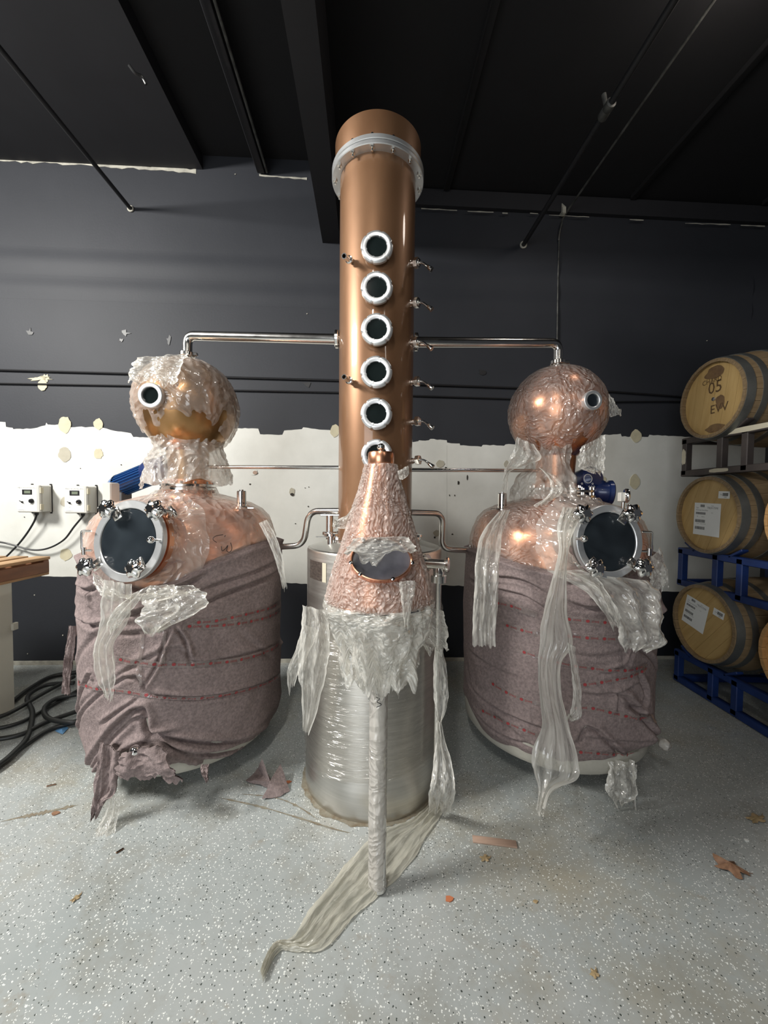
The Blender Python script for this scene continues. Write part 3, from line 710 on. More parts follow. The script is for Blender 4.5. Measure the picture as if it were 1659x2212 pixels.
TH = lambda px, py, R=TR: (lambda p: (math.atan2(p.y-ccy, p.x-ccx), p.z))(hit(px, py, lambda p: math.hypot(p.x-ccx, p.y-ccy) < R))
def patch_on(C, R, a0, a1, z0, z1, th=.0015, n=8):
    mb = MB(); vs = []; 
    for k in range(n+1):
        a = a0+(a1-a0)*k/n
        for r in (R, R+th):
            for z in (z0, z1): vs.append((C[0]+r*math.cos(a), C[1]+r*math.sin(a), z))
    fs = []
    for k in range(n):
        b = k*4; fs += [(b+2, b+6, b+7, b+3), (b+1, b+3, b+7, b+5), (b, b+4, b+6, b+2)]
    return mb.add(vs, fs, False)
a0, z1 = TH(671, 1208); a1, _ = TH(697, 1212); _, z0 = TH(683, 1252)
obj('rating_plate', patch_on((ccx, ccy), TR+.0005, a0, a1, z0, z1), mat('scratched_plate', (.36, .30, .26), .4, .9, col2=(.16, .13, .12), vscale=40, stretch=(1, 1, 3)), t, label='scratched dark steel rating plate')
a0, _ = TH(697, 1215); a1, z0 = TH(705, 1259); _, z1 = TH(700, 1216)
obj('sticker', patch_on((ccx, ccy), TR+.0005, a0, a1, z0, z1), M_CHIP, t, label='narrow yellowed sticker')
# outlet valve and thin pipe
q = P(918, 1217, 1.83)
mb = MB(); ax = Vector((.9, -.5, -.02)).normalized(); q0 = Vector((ccx, ccy, q.z)); d = (q-q0); d.z = 0; d.normalize(); qs = q0+d*(TR-.01)
cyl(mb, qs, q+d*.01, .024); ring(mb, q-d*.01, d, .045, .02, .022, 28); obj('outlet_clamp', mb, M_STEEL, t)
e = P(966, 1220, 1.80); mb = MB(); lathe(mb, [(.0, 0), (.024, 0), (.024, .08), (.024, (e-q).length-.012), (.036, (e-q).length-.004), (.038, (e-q).length+.006), (.03, (e-q).length+.01), (0, (e-q).length+.002)], q, e-q, 28); obj('outlet_tee', mb, M_STEEL, t)
j = P(948, 1228, 1.82); mb = MB(); lathe(mb, [(0, .045), (.012, .04), (.028, .0), (.026, -.03), (.037, -.032), (.037, -.065), (.012, -.068)], j, seg=24, smooth=False); obj('pipe_nut', mb, M_STEEL, t)
mb = MB(); tube(mb, [j+Vector((0, 0, -.05)), Vector((j.x, j.y, .19))], .0135, 16); obj('drain_pipe', mb, M_STEEL, t)

t = thing('distillation_column', 'tall brown copper column with six round sight glasses on the steel tank', 'still column', (ccx, ccy, TZ+.03))
CRD = .198; ZF = P(816, 297, ccy-.24).z; ZT = P(820, 233, ccy-.225).z
mb = MB(); lathe(mb, [(CRD, TZ+.03), (CRD, ZF-.02)], (ccx, ccy, 0), seg=128); obj('column_shell', mb, M_COL, t)
mb = MB(); lathe(mb, [(CRD+.02, ZF+.02), (.222, ZF+.05), (.224, ZT-.004), (.220, ZT), (.216, ZT-.006), (.214, ZF+.06), (0, ZF+.05)], (ccx, ccy, 0), seg=128); obj('column_top', mb, M_COL, t)
mb = MB(); ring(mb, (ccx, ccy, ZF-.024), (0, 0, 1), .240, CRD-.004, .021, 96); ring(mb, (ccx, ccy, ZF), (0, 0, 1), .240, CRD-.004, .023, 96); obj('bolted_flange', mb, M_RING, t)
for k in range(14):
    a = 2*PI*k/14+.12; q = (ccx+.223*math.cos(a), ccy+.223*math.sin(a))
    mb = MB(); cyl(mb, (q[0], q[1], ZF-.045), (q[0], q[1], ZF+.038), .0055, 10)
    for z in (ZF-.024-.008, ZF+.023): lathe(mb, [(0, z), (.011, z), (.011, z+.008), (0, z+.008)], (q[0], q[1], 0), seg=6, smooth=False)
    obj('flange_bolt', mb, M_STEEL, t)
mb = MB(); ring(mb, (ccx, ccy, TZ+.015), (0, 0, 1), .25, CRD-.004, .03, 96)
for k in range(12):
    a = 2*PI*k/12+.1; q = (ccx+.232*math.cos(a), ccy+.232*math.sin(a)); cyl(mb, (q[0], q[1], TZ+.03), (q[0], q[1], TZ+.07), .008, 10); cyl(mb, (q[0], q[1], TZ+.045), (q[0], q[1], TZ+.056), .013, 6)
obj('base_flange', mb, M_STEEL, t)
gz = []
for (px, py) in ((814, 534), (814, 622), (814, 712), (813, 804), (813, 894), (814, 983)):
    q = P(px, py, ccy-CRD-.030); n = Vector((-.03, -1, 0)).normalized()
    mb = MB(); cyl(mb, q-n*.06, q-n*.005, .058, 32, caps=False)
    g = obj('sight_glass_neck', mb, M_STEEL, t); 
    for c in ():
        pass
    mb = MB(); bb = Vector(q)
    lathe(mb, [(.072, -.014), (.076, -.010), (.076, .004), (.071, .010), (.062, .012), (.049, .009), (.048, .002)], bb, n, 96, rf=lambda a: 1-.045*(1 if abs(((a+.3) % (PI/3))-PI/6) < .07 else 0))
    nut = obj('union_nut', mb, M_RING, t)
    mb = MB(); lathe(mb, [(.0495, .0025), (.0, .0025)], bb, n, 40); obj('glass', mb, M_GLASS, nut)
# cylinder necks must reach the shell
# levers
for (px, py) in ((886, 570), (886, 656), (886, 741), (887, 826), (888, 912), (889, 996)):
    a = P(px, py, ccy-.10); c = P(px+20, py-3, ccy-.13)
    mb = MB(); cyl(mb, a+(a-c)*.8, c, .013, 14); lathe(mb, [(0, -.014), (.025, -.012), (.025, .008), (.016, .010), (0, .010)], c-(c-a)*.25, (c-a), 6, smooth=False); lathe(mb, [(.012, 0), (.016, .002), (.016, .006), (.012, .008)], a, (c-a), 20)
    v = obj('valve_body', mb, M_STEEL, t)
    k = P(px+28, py-2, ccy-.14); e = P(px+47, py+13, ccy-.16); pts = bend([c, k, e], .015, 4); n_ = len(pts)
    mb = MB(); tube(mb, pts, [.0055]*(n_-1)+[.0065], 10); cyl(mb, k.lerp(e, .45), e, .0075, 14, .0125); obj('valve_lever', mb, M_CHROME, v)
for (px, py) in ((757, 563), (757, 824)):
    a = P(px, py, ccy-.17); b = P(px-14, py-10, ccy-.24)
    mb = MB(); lathe(mb, [(.013, -.03), (.013, (b-a).length), (.009, (b-a).length), (.009, .0)], a, b-a, 20); lathe(mb, [(.013, .01), (.018, .012), (.018, .022), (.013, .024)], a, b-a, 20); obj('open_stub', mb, M_STEEL, t)

# pipes between vessels
def pipe(label, pts, r, rad, flanges=(), m=M_STEEL, name='vapour_pipe', cat='pipe'):
    pp = bend(pts, rad, 9); t = thing(name, label, cat, pts[0]); mb = MB(); tube(mb, pp, r, 20, caps=False); obj('pipe_run', mb, m, t)
    for (q, ax, rr, h) in flanges:
        mb = MB(); ring(mb, q, ax, rr, r*.9, h, 32); obj('pipe_clamp', mb, M_STEEL, t)
    return t
a = Vector((CL[0], CL[1], 2.035+.274+.03)); z = P(560, 727, 2.25).z; c = P(733, 733, ccy+.0); c.z = c.z
ztl = P(400, 725, CL[1]).z
pipe('steel vapour pipe from left onion head to the column', [a, Vector((a.x, a.y, ztl)), Vector((ccx-CRD+.01, ccy, c.z))], .0275, .07, [(Vector((ccx-CRD-.024, ccy, c.z)), (1, 0, 0), .047, .02)])
a = Vector((CR[0], CR[1], 2.035+.272+.03)); ztr = P(1205, 741, CR[1]).z; c = P(895, 739, ccy)
pipe('steel vapour pipe from right onion head to the column', [a, Vector((a.x, a.y, ztr)), Vector((ccx+CRD-.01, ccy, c.z))], .0275, .07, [(Vector((ccx+CRD+.004, ccy, c.z)), (1, 0, 0), .047, .02)])
a = P(450, 1009, CL[1]); b = P(740, 1010, ccy+.03); pipe('thin steel rod pipe from left neck to the column', [Vector((CL[0]+.10, CL[1], a.z)), b], .0105, .01, name='thin_pipe')
a = P(1180, 1017, CR[1]); b = P(885, 1015, ccy+.03); pipe('thin steel rod pipe from right neck to the column', [Vector((CR[0]-.10, CR[1], a.z)), b], .0105, .01, name='thin_pipe')
a = P(572, 1183, 2.33); b = P(656, 1178, 2.28); b2 = P(667, 1104, 2.24); c = P(738, 1104, ccy+.06)
pipe('bent steel return pipe from left pot shoulder to the column', [a, b, b2, c], .0185, .07, [(P(580, 1183, 2.33), (1, 0, 0), .032, .016), (P(597, 1181, 2.33), (1, .1, 0), .040, .022)], name='return_pipe')
a = P(1030, 1190, 2.38); b = P(953, 1186, 2.33); b2 = P(957, 1109, 2.28); c = P(886, 1107, ccy+.06)
pipe('bent steel return pipe from right pot shoulder to the column', [a, b, b2, c], .0175, .07, [(P(1014, 1189, 2.37), (1, 0, 0), .034, .02)], name='return_pipe')

# ---------------------------------------------------------------- spirit safe on its pole (front)
SX = P(820, 1300, 1.42).x; SY = 1.42
def sz(py, Y=SY): return P(820, py, Y).z
t = thing('spirit_safe', 'copper cone with oval window on a film wrapped pole in front of the tank', 'spirit safe', (SX, SY, 0))
cone = [(.186, sz(1294)), (.190, sz(1286)), (.186, sz(1276)), (.165, sz(1230)), (.130, sz(1170)), (.098, sz(1105)), (.068, sz(1050)), (.052, sz(1012)), (.047, sz(1003))]
mb = MB(); lathe(mb, [(0, sz(1294)-.002), (.186, sz(1294)-.002)]+cone, (SX, SY, 0), seg=96); obj('copper_cone', mb, M_COP, t)
mb = MB(); lathe(mb, [(.046, sz(1006)), (.048, sz(1004)), (.048, sz(980)), (.045, sz(977)), (0, sz(976))], (SX, SY, 0), seg=48); obj('copper_cap', mb, M_COP, t)
mb = MB(); ball(mb, (SX, SY, sz(966)), .0145); cyl(mb, (SX, SY, sz(978)), (SX, SY, sz(970)), .007); obj('ball_knob', mb, M_CHROME, t)
mb = MB(); lathe(mb, [(.10, sz(1303)), (.192, sz(1300)), (.196, sz(1296)), (.192, sz(1292)), (.180, sz(1292))], (SX, SY, 0), seg=96); obj('base_rim', mb, M_STEEL, t)
# window
wc = P(824, 1208, SY-.170); wn = Vector((.03, -.88, .42)).normalized(); wu = Vector((1, 0, 0)); wv = wn.cross(wu).normalized(); wu = wv.cross(wn)
def ell(mb, rings, seg=64, cap=False):
    vs = []; fs = []
    for (sc, h) in rings:
        for k in range(seg):
            a_ = 2*PI*k/seg; vs.append(wc+wu*(.098*sc*math.cos(a_))+wv*(.070*sc*math.sin(a_))+wn*h)
    for i in range(len(rings)-1):
        for k in range(seg):
            k2 = (k+1) % seg; fs.append((i*seg+k, i*seg+k2, (i+1)*seg+k2, (i+1)*seg+k))
    if cap: fs.append(tuple(range(seg))[::1])
    return mb.add(vs, fs)
mb = MB(); ell(mb, [(1.06, -.07), (1.05, .0), (1.04, .006), (1.0, .007), (.97, .003), (.95, -.02)]); obj('window_frame', mb, M_COP, t)
mb = MB(); ell(mb, [(.98, -.006), (.5, -.006), (.001, -.006)]); obj('window_glass', mb, M_GREYGLASS, t, label='smoky grey oval glass')
mb = MB()
for a_ in (-2.3, -1.2, -.2, .9, 2.2, -2.9):
    p_ = wc+wu*(.098*1.04*math.cos(a_))+wv*(.070*1.04*math.sin(a_))+wn*.012; lathe(mb, [(.006, 0), (.006, .004), (0, .006)], p_, wn, 10)
obj('window_screws', mb, M_CHROME, t)
PB = F(818, 1956, .02); px_, py_ = SX, SY
PB = Vector((P(818, 1950, SY).x, SY, .012))
mb = MB(); tube(mb, [(SX, SY, sz(1300)), (PB.x, SY, .012)], .0285, 28); obj('pole', mb, M_STEEL, t)
mb = MB(); q = Vector((SX, SY, sz(1405))); cyl(mb, q+Vector((0, 0, -.02)), q+Vector((0, 0, .02)), .034, 28); obj('pole_collar', mb, mat('dark_steel', (.25, .22, .18), .3, 1), t)
mb = MB(); ball(mb, (PB.x, SY, .032), .030, squash=.9); obj('pole_foot', mb, M_FILMP, t)

# ---------------------------------------------------------------- blankets
def blanket(C, R, z0f, z1f, creases, bumps, seed, label, t0=-PI*1.12, t1=PI*.12, nu=440, nvv=190):
    """full wrap; fine mesh on the side towards the room, coarse behind"""
    cyls = lambda p: math.hypot(p.x-C[0], p.y-C[1]) < R
    def tz(px, py):
        p = hit(px, py, cyls, 1.2, 4, .004); return math.atan2(p.y-C[1], p.x-C[0]), p.z
    def un(t):
        return t if t < PI*.4 else t-2*PI
    th = np.concatenate([np.linspace(t0, t1, nu), np.linspace(t1, t0+2*PI, 60)[1:]])
    n = len(th); v = np.linspace(0, 1, nvv)
    T, V = np.meshgrid(th, v)
    z0 = np.array([z0f(t) for t in th]); z1 = np.array([z1f(t) for t in th])
    Z = z0[None, :]*(1-V)+z1[None, :]*V
    D = np.zeros_like(T)
    low = np.zeros_like(T); fine = np.zeros_like(T)
    for i in range(nvv):
        for k in range(n):
            q = (math.cos(th[k])*1.0, math.sin(th[k])*1.0, Z[i, k])
            low[i, k] = noise.noise(Vector((q[0]*1.7+seed, q[1]*1.7, q[2]*2.2)))
            fine[i, k] = noise.noise(Vector((q[0]*5+seed, q[1]*5, q[2]*9+2*low[i, k])))
    D += .022*low + .0065*fine
    S = T*R
    for pts, A, wd in creases:
        q = [tz(*p) for p in pts]; q = [(un(a)*R, z) for a, z in q]
        # resample smoothly
        cq = catmull([Vector((a, b, 0)) for a, b in q], 5)
        best = np.full_like(T, 9.0); side = np.zeros_like(T); along = np.zeros_like(T)
        m = len(cq)-1
        for i in range(m):
            ax, ay = cq[i].x, cq[i].y; bx, by = cq[i+1].x, cq[i+1].y; dx, dy = bx-ax, by-ay; l2 = dx*dx+dy*dy+1e-9
            u = np.clip(((S-ax)*dx+(Z-ay)*dy)/l2, 0, 1); ex = S-ax-u*dx; ey = Z-ay-u*dy
            d = np.hypot(ex, ey); msk = d < best
            best = np.where(msk, d, best); side = np.where(msk, np.sign(dx*ey-dy*ex), side); along = np.where(msk, (i+u)/m, along)
        fade = np.clip(np.sin(PI*np.clip(along, .02, .98))*1.6, 0, 1)
        sd = best*side
        D += fade*A*(-1.0*np.exp(-(best/wd)**2) + .75*np.exp(-((sd-1.9*wd)/(1.5*wd))**2)+.25*np.exp(-((sd+2.2*wd)/(1.8*wd))**2))
    for (px, py, A, wd) in bumps:
        a, z = tz(px, py); a = un(a)*R
        d = np.hypot(S-a, Z-z); D += A*np.exp(-(d/wd)**1.5)
    # gathered, rolled upper edge and soft lower lip
    D += .018*np.exp(-((1-V)/.035)**2) - .05*np.clip((V-.985)/.015, 0, 1) - .03*np.exp(-(V/.02)**2)
    D -= .03*np.clip((.10-V)/.10, 0, 1)
    RR = R+D
    X = C[0]+RR*np.cos(T); Y = C[1]+RR*np.sin(T)
    mb = MB(); vs = np.stack([X, Y, Z], -1).reshape(-1, 3).tolist()
    fs = [(i*n+k, i*n+k+1, (i+1)*n+k+1, (i+1)*n+k) for i in range(nvv-1) for k in range(n-1)]
    mb.v = [tuple(q) for q in vs]; mb.f = fs; mb.sm = [True]*len(fs)
    o = obj('moving_blanket', mb, M_FELT); tag(o, label, 'blanket')
    def surf(s, z, off=.004):
        """point on blanket: s = arc coordinate (theta*R)"""
        k = int(np.argmin(np.abs(th[:nu]-s/R))); zc_ = Z[:, k]; i = int(np.argmin(np.abs(zc_-z)))
        a = s/R; r = R+max(D[i, k], D[min(i+2, nvv-1), k], D[max(i-2, 0), k])+off
        return Vector((C[0]+r*math.cos(a), C[1]+r*math.sin(a), z))
    return o, tz, un, surf, R
def tapes(B, lines, parentlabel):
    o, tz, un, surf, R = B
    for (pts, wid, printed) in lines:
        q = [tz(*p) for p in pts]; q = [Vector((un(a)*R, z, 0)) for a, z in q]; q = catmull(q, 10)
        # arc-length samples
        cum = [0]
        for i in range(len(q)-1): cum.append(cum[-1]+(q[i+1]-q[i]).length)
        def at(l):
            for i in range(len(q)-1):
                if cum[i+1] >= l: 
                    t = (l-cum[i])/(cum[i+1]-cum[i]+1e-9); return q[i].lerp(q[i+1], t), (q[i+1]-q[i]).normalized()
            return q[-1], (q[-1]-q[-2]).normalized()
        n = max(8, int(cum[-1]/.012)); vs = []; fs = []
        for i in range(n+1):
            p, d = at(cum[-1]*i/n); pr = Vector((-d.y, d.x, 0))
            for s_ in (-.5, 0, .5):
                w2 = wid*(s_+.06*nz((p.x, p.y, s_), 20)); e = p+pr*w2; vs.append(surf(e.x, e.y, .003))
            if i: k = 3*i; fs += [(k-3, k, k+1, k-2), (k-2, k+1, k+2, k-1)]
        mb = MB(); mb.add(vs, fs); tp = obj('packing_tape', mb, M_TAPE, o, label='clear packing tape strip with red print')
        if printed:
            l = .02; pm = MB()
            while l < cum[-1]-.075:
                def fn(x, y, l=l):
                    p, d = at(l+x); pr = Vector((-d.y, d.x, 0)); e = p+pr*y; return surf(e.x, e.y, .0045)
                pm.add([fn(.009+.0085*math.cos(2*PI*k/12), .0075*math.sin(2*PI*k/12)) for k in range(12)], [tuple(range(12))], False)
                put_text(pm, 'DWE', .0135, lambda x, y: fn(.026+x*1.15, y-.005))
                l += .080
            obj('red_print', pm, M_RED, tp)

def smooth_f(pts):
    xs_ = [p[0] for p in pts]; ys_ = [p[1] for p in pts]
    return lambda t: float(np.interp(t, xs_, ys_))
RB = .535
z1L = smooth_f([(-4, 1.18), (-3.14, 1.19), (-2.6, 1.20), (-2.2, 1.19), (-1.9, 1.10), (-1.5, 1.06), (-1.2, 1.10), (-.9, 1.18), (-.5, 1.24), (0, 1.26), (1, 1.22), (3, 1.19)])
_z0 = smooth_f([(-4, .18), (-3.0, .14), (-2.2, .13), (-1.95, .14), (-1.8, .20), (-1.65, .22), (-1.4, .20), (-1.2, .185), (-1.05, .14), (-.7, .125), (-.2, .13), (.3, .15), (1, .18), (3, .18)])
z0L = lambda t: _z0(t)+.010*noise.noise(Vector((t*6, 1, 1)))+.006*noise.noise(Vector((t*22, 1, 1)))
crL = [([(158, 1588), (250, 1573), (330, 1585), (420, 1602), (520, 1602), (604, 1560)], .026, .013),
       ([(165, 1605), (240, 1600), (330, 1582), (400, 1576)], .018, .010),
       ([(330, 1590), (380, 1615), (450, 1630), (530, 1612), (604, 1572)], .024, .013),
       ([(350, 1600), (400, 1632), (470, 1648), (560, 1625)], .014, .012),
       ([(215, 1568), (260, 1535), (302, 1507)], .014, .008), ([(166, 1540), (180, 1500), (200, 1470)], .014, .008),
       ([(372, 1352), (352, 1400), (338, 1440), (308, 1490)], .016, .007), ([(378, 1352), (400, 1385), (411, 1430)], .016, .007),
       ([(240, 1340), (300, 1322), (360, 1302), (400, 1285)], .022, .011), ([(250, 1372), (310, 1366), (380, 1352)], .014, .011),
       ([(300, 1290), (380, 1270), (450, 1240)], .02, .014),
       ([(420, 1318), (470, 1292), (540, 1262), (604, 1228)], .020, .012), ([(430, 1278), (500, 1252), (600, 1205)], .014, .011),
       ([(162, 1462), (230, 1488), (330, 1500), (430, 1506), (520, 1492), (604, 1455)], .016, .009),
       ([(165, 1262), (190, 1275), (215, 1268)], .02, .009), ([(196, 1272), (194, 1295), (198, 1318)], .02, .008), ([(165, 1325), (200, 1350), (235, 1345)], .018, .010),
       ([(165, 1290), (180, 1330), (215, 1362)], .012, .010), ([(200, 1690), (240, 1650), (290, 1612), (330, 1598)], .022, .013),
       ([(170, 1640), (220, 1660), (250, 1640)], .012, .012), ([(330, 1600), (345, 1640), (352, 1680)], .016, .012),
       ([(158, 1425), (300, 1431), (430, 1434), (520, 1418), (604, 1385)], .010, .010), ([(158, 1385), (230, 1352), (260, 1345)], .008, .014),
       ([(470, 1660), (540, 1640), (604, 1605)], .014, .012), ([(510, 1360), (560, 1400), (600, 1440)], .006, .015)]
bmL = [(300, 1625, .05, .045), (200, 1660, .02, .08), (340, 1660, .03, .08), (606, 1388, .02, .02)]
BL = blanket(CL, RB, z0L, z1L, crL, bmL, 3.3, 'mauve felt moving blanket strapped around the left pot still')
tapes(BL, [([(415, 1345), (470, 1340), (540, 1325), (604, 1300)], .032, True), ([(395, 1352), (450, 1352), (540, 1343), (606, 1315)], .030, True),
           ([(250, 1422), (330, 1432), (430, 1432), (520, 1424), (604, 1388)], .030, True), ([(175, 1468), (240, 1488), (330, 1500), (430, 1504), (520, 1490), (604, 1455)], .018, True),
           ([(308, 1362), (306, 1400), (303, 1440), (308, 1480)], .022, False), ([(357, 1362), (355, 1428)], .014, False)], 'left')
z1R = smooth_f([(-4, 1.20), (-3.14, 1.21), (-2.7, 1.22), (-2.3, 1.17), (-2.0, 1.15), (-1.7, 1.13), (-1.4, 1.11), (-1.1, 1.15), (-.7, 1.20), (-.4, 1.22), (0, 1.22), (3, 1.2)])
_z0r = smooth_f([(-4, .16), (-3.1, .17), (-2.6, .15), (-2.2, .14), (-1.95, .15), (-1.7, .19), (-1.3, .22), (-.9, .26), (-.5, .30), (0, .3), (3, .2)])
z0R = lambda t: _z0r(t)+.008*noise.noise(Vector((t*6, 5, 1)))
crR = [([(1055, 1246), (1120, 1252), (1185, 1285)], .020, .009), ([(1062, 1270), (1130, 1288), (1190, 1325)], .018, .009), ([(1222, 1298), (1270, 1313), (1320, 1302), (1336, 1280)], .026, .011),
       ([(1222, 1262), (1270, 1258), (1320, 1266)], .020, .010), ([(1008, 1470), (1060, 1520), (1130, 1560), (1210, 1585)], .014, .010), ([(1012, 1520), (1080, 1585), (1190, 1625)], .012, .010),
       ([(1290, 1460), (1350, 1440), (1400, 1412), (1428, 1385)], .014, .010), ([(1378, 1450), (1392, 1500), (1372, 1530), (1340, 1515)], .020, .012),
       ([(1240, 1608), (1330, 1618), (1425, 1618)], .018, .010), ([(1330, 1545), (1375, 1535), (1425, 1560)], .018, .012), ([(1250, 1590), (1330, 1600), (1400, 1590)], .010, .010),
       ([(1010, 1400), (1060, 1440), (1140, 1470)], .008, .012), ([(1180, 1400), (1280, 1420), (1380, 1395)], .007, .012), ([(1015, 1290), (1030, 1340), (1020, 1400)], .010, .012),
       ([(1250, 1500), (1320, 1500), (1390, 1470)], .012, .010), ([(1010, 1250), (1040, 1262), (1090, 1262)], .018, .009), ([(1060, 1530), (1130, 1600), (1200, 1650)], .008, .015)]
bmR = [(1425, 1602, .13, .045), (1395, 1590, .06, .09), (1270, 1285, .03, .05), (1420, 1315, .03, .03)]
BR = blanket(CR, RB, z0R, z1R, crR, bmR, 8.1, 'mauve felt moving blanket strapped around the right pot still')
tapes(BR, [([(1068, 1300), (1110, 1310), (1160, 1328)], .032, True), ([(1085, 1348), (1130, 1362), (1180, 1372)], .030, True), ([(1215, 1336), (1270, 1340), (1335, 1345)], .032, True),
           ([(1215, 1372), (1280, 1378), (1350, 1378)], .030, True), ([(1120, 1405), (1160, 1418), (1250, 1440), (1330, 1448), (1400, 1435)], .022, True),
           ([(1230, 1530), (1280, 1530), (1330, 1540), (1400, 1545)], .03, True), ([(1060, 1470), (1120, 1505), (1180, 1520)], .022, True), ([(1250, 1480), (1320, 1470), (1400, 1440)], .02, True),
           ([(1240, 1622), (1300, 1626), (1390, 1622)], .02, True), ([(1040, 1530), (1100, 1560), (1170, 1590)], .02, True)], 'right')
# wrapped drain outlets poking out
mb = MB(); q = P(1436, 1608, CR[1]-.36); shell(mb, (q.x, q.y), [(.001, q.z+.03), (.02, q.z+.022), (.028, q.z), (.024, q.z-.02), (.001, q.z-.03)], .003, 20, seg=24); obj('valve_cover', mb, M_FILMP, BR[0], label='pale plastic cap on the blanket point')
mb = MB(); q = P(292, 1622, CL[1]-RB-.055); ball(mb, q, .026, axis=(0, -1, 0)); o = obj('valve_cover', mb, M_CHROME, BL[0], label='steel outlet showing through the torn blanket')
# torn felt rags
def rag(rows, label, seed, parent=None, m=M_FELT, **k):
    mb = sheet(rows, seed=seed, **k); mb.uv = None
    # give the cloth thickness
    n = len(mb.v); nv_ = [(x, y+.006, z) for x, y, z in mb.v]; mb.v += nv_; fs = [tuple(i+n for i in f)[::-1] for f in mb.f]; mb.f += fs; mb.sm = [True]*len(mb.f)
    o = obj('felt_rag', mb, m, parent)
    return tag(o, label, None if parent else 'rag')
YL = CL[1]-RB-.03
rag([(222, 1600, 262, 1620, YL), (214, 1655, 258, 1668, YL-.02), (206, 1700, 250, 1712, YL-.03), (203, 1735, 232, 1725, YL-.04), (201, 1765, 214, 1752, YL-.05)], None, 4, BL[0], nfold=1.5, amp=.01, rag=.8)
rag([(152, 1350, 166, 1352, 2.05), (144, 1400, 162, 1402, 2.05), (139, 1455, 154, 1457, 2.05), (137, 1497, 152, 1499, 2.05)], None, 6, BL[0], nfold=.7, amp=.006, rag=.3)
rag([(435, 1648, 452, 1652, YL+.02), (437, 1668, 450, 1670, YL), (446, 1685, 452, 1686, YL-.01)], None, 7, BL[0], nfold=1, amp=.005, rag=.5)
rag([(268, 1622, 345, 1605, YL-.03), (262, 1650, 370, 1650, YL-.045), (258, 1675, 400, 1690, YL-.035)], None, 12, BL[0], nfold=1.5, amp=.014, rag=.7)
rg = P(560, 1655, 2.0)
# rag heap lying on the floor right of the left still
mb = MB(); tri = [F(545, 1688), F(575, 1672), F(592, 1690), F(605, 1655, .04), F(625, 1708), F(600, 1722), F(570, 1728), F(585, 1700, .05)]
def cloth_poly(outer, peak, th=.008, sub=5):
    mb = MB(); n = len(outer); vs = []; fs = []; c = Vector(peak)
    for k in range(n*sub):
        i = k//sub; t_ = (k % sub)/sub; e = Vector(outer[i]).lerp(Vector(outer[(i+1) % n]), t_)
        for j in range(sub+1):
            q = c.lerp(e, j/sub); q.z = max(.004, q.z*(1-.0)+.012*noise.noise(q*25)+.004); vs.append(q)
    m_ = n*sub
    for k in range(m_):
        for j in range(sub): a_ = k*(sub+1)+j; b_ = ((k+1) % m_)*(sub+1)+j; fs.append((a_, a_+1, b_+1, b_))
    return mb.add(vs, fs)
tag(obj('felt_scrap', cloth_poly([F(530, 1690), F(556, 1664), F(566, 1640, .14), F(575, 1670), F(590, 1692), F(606, 1650, .07), F(626, 1710), F(606, 1722), F(566, 1730), F(582, 1706)], F(583, 1690, .05)), M_FELT), 'torn mauve felt scrap lying on floor left of the steel tank', 'rag')

# ---------------------------------------------------------------- plastic film
def filmobj(mb, m, label, name='plastic_film'):
    return tag(obj(name, mb, m), label, 'plastic film')
def sph(C, zc_, R, a0, a1, n=14):
    return [(max(.004, R*math.sin(PI*(a0+(a1-a0)*i/n))), zc_-R*math.cos(PI*(a0+(a1-a0)*i/n))) for i in range(n+1)]
mb = MB(); shell(mb, CL, sph(CL, 2.035, .279, .30, .97), .009, 8, 1, sub=5, seg=150, bot=.10); filmobj(mb, M_FILM, 'crinkled clear film over the left onion head', 'head_wrap')
mb = MB(); shell(mb, CR, sph(CR, 2.030, .280, .10, .975), .0045, 9, 2, sub=5, seg=150, bot=.03); filmobj(mb, M_FILMC, 'crinkled clear film over the right onion head', 'head_wrap')
mb = MB(); shell(mb, CL, [(.232, 1.575), (.228, 1.62), (.212, 1.69), (.185, 1.76), (.175, 1.80), (.190, 1.825)], .014, 7, 3, sub=7, seg=150, top=.03, bot=.05); filmobj(mb, M_FILMN, 'loose crumpled film collar around the left still neck', 'neck_wrap')
mb = MB(); shell(mb, CR, [(.235, 1.50), (.240, 1.56), (.20, 1.64), (.150, 1.70), (.145, 1.76), (.165, 1.81)], .018, 7, 5, sub=7, seg=150, top=.03, bot=.04, th0=-PI*1.15, th1=-PI*.47); filmobj(mb, M_FILMN, 'loose crumpled film around the right still neck', 'neck_wrap')
shp = [(.502, 1.05), (.504, 1.20), (.498, 1.26), (.482, 1.325), (.455, 1.39), (.41, 1.435), (.345, 1.468), (.25, 1.495), (.16, 1.515), (.135, 1.56)]
mb = MB(); shell(mb, CL, shp, .007, 7, 6, sub=7, seg=200, top=.03); filmobj(mb, M_FILM, 'crinkled clear film over the left copper pot shoulder', 'shoulder_wrap')
mb = MB(); shell(mb, CR, shp, .0045, 7, 7, sub=7, seg=200, top=.03); filmobj(mb, M_FILMC, 'crinkled clear film over the right copper pot shoulder', 'shoulder_wrap')
cw = [(r+.007, z) for r, z in cone]
mb = MB(); shell(mb, (SX, SY), cw, .0045, 15, 8, sub=14, seg=220); filmobj(mb, M_FILMK, 'densely crinkled clear film around the copper cone', 'cone_wrap')
mb = MB(); shell(mb, (SX, SY), [(.0315, .03), (.032, .3), (.032, .6), (.033, .87)], .0022, 12, 9, sub=30, seg=40); filmobj(mb, M_FILMP, 'whitish film wound tightly around the front pole', 'pole_wrap')
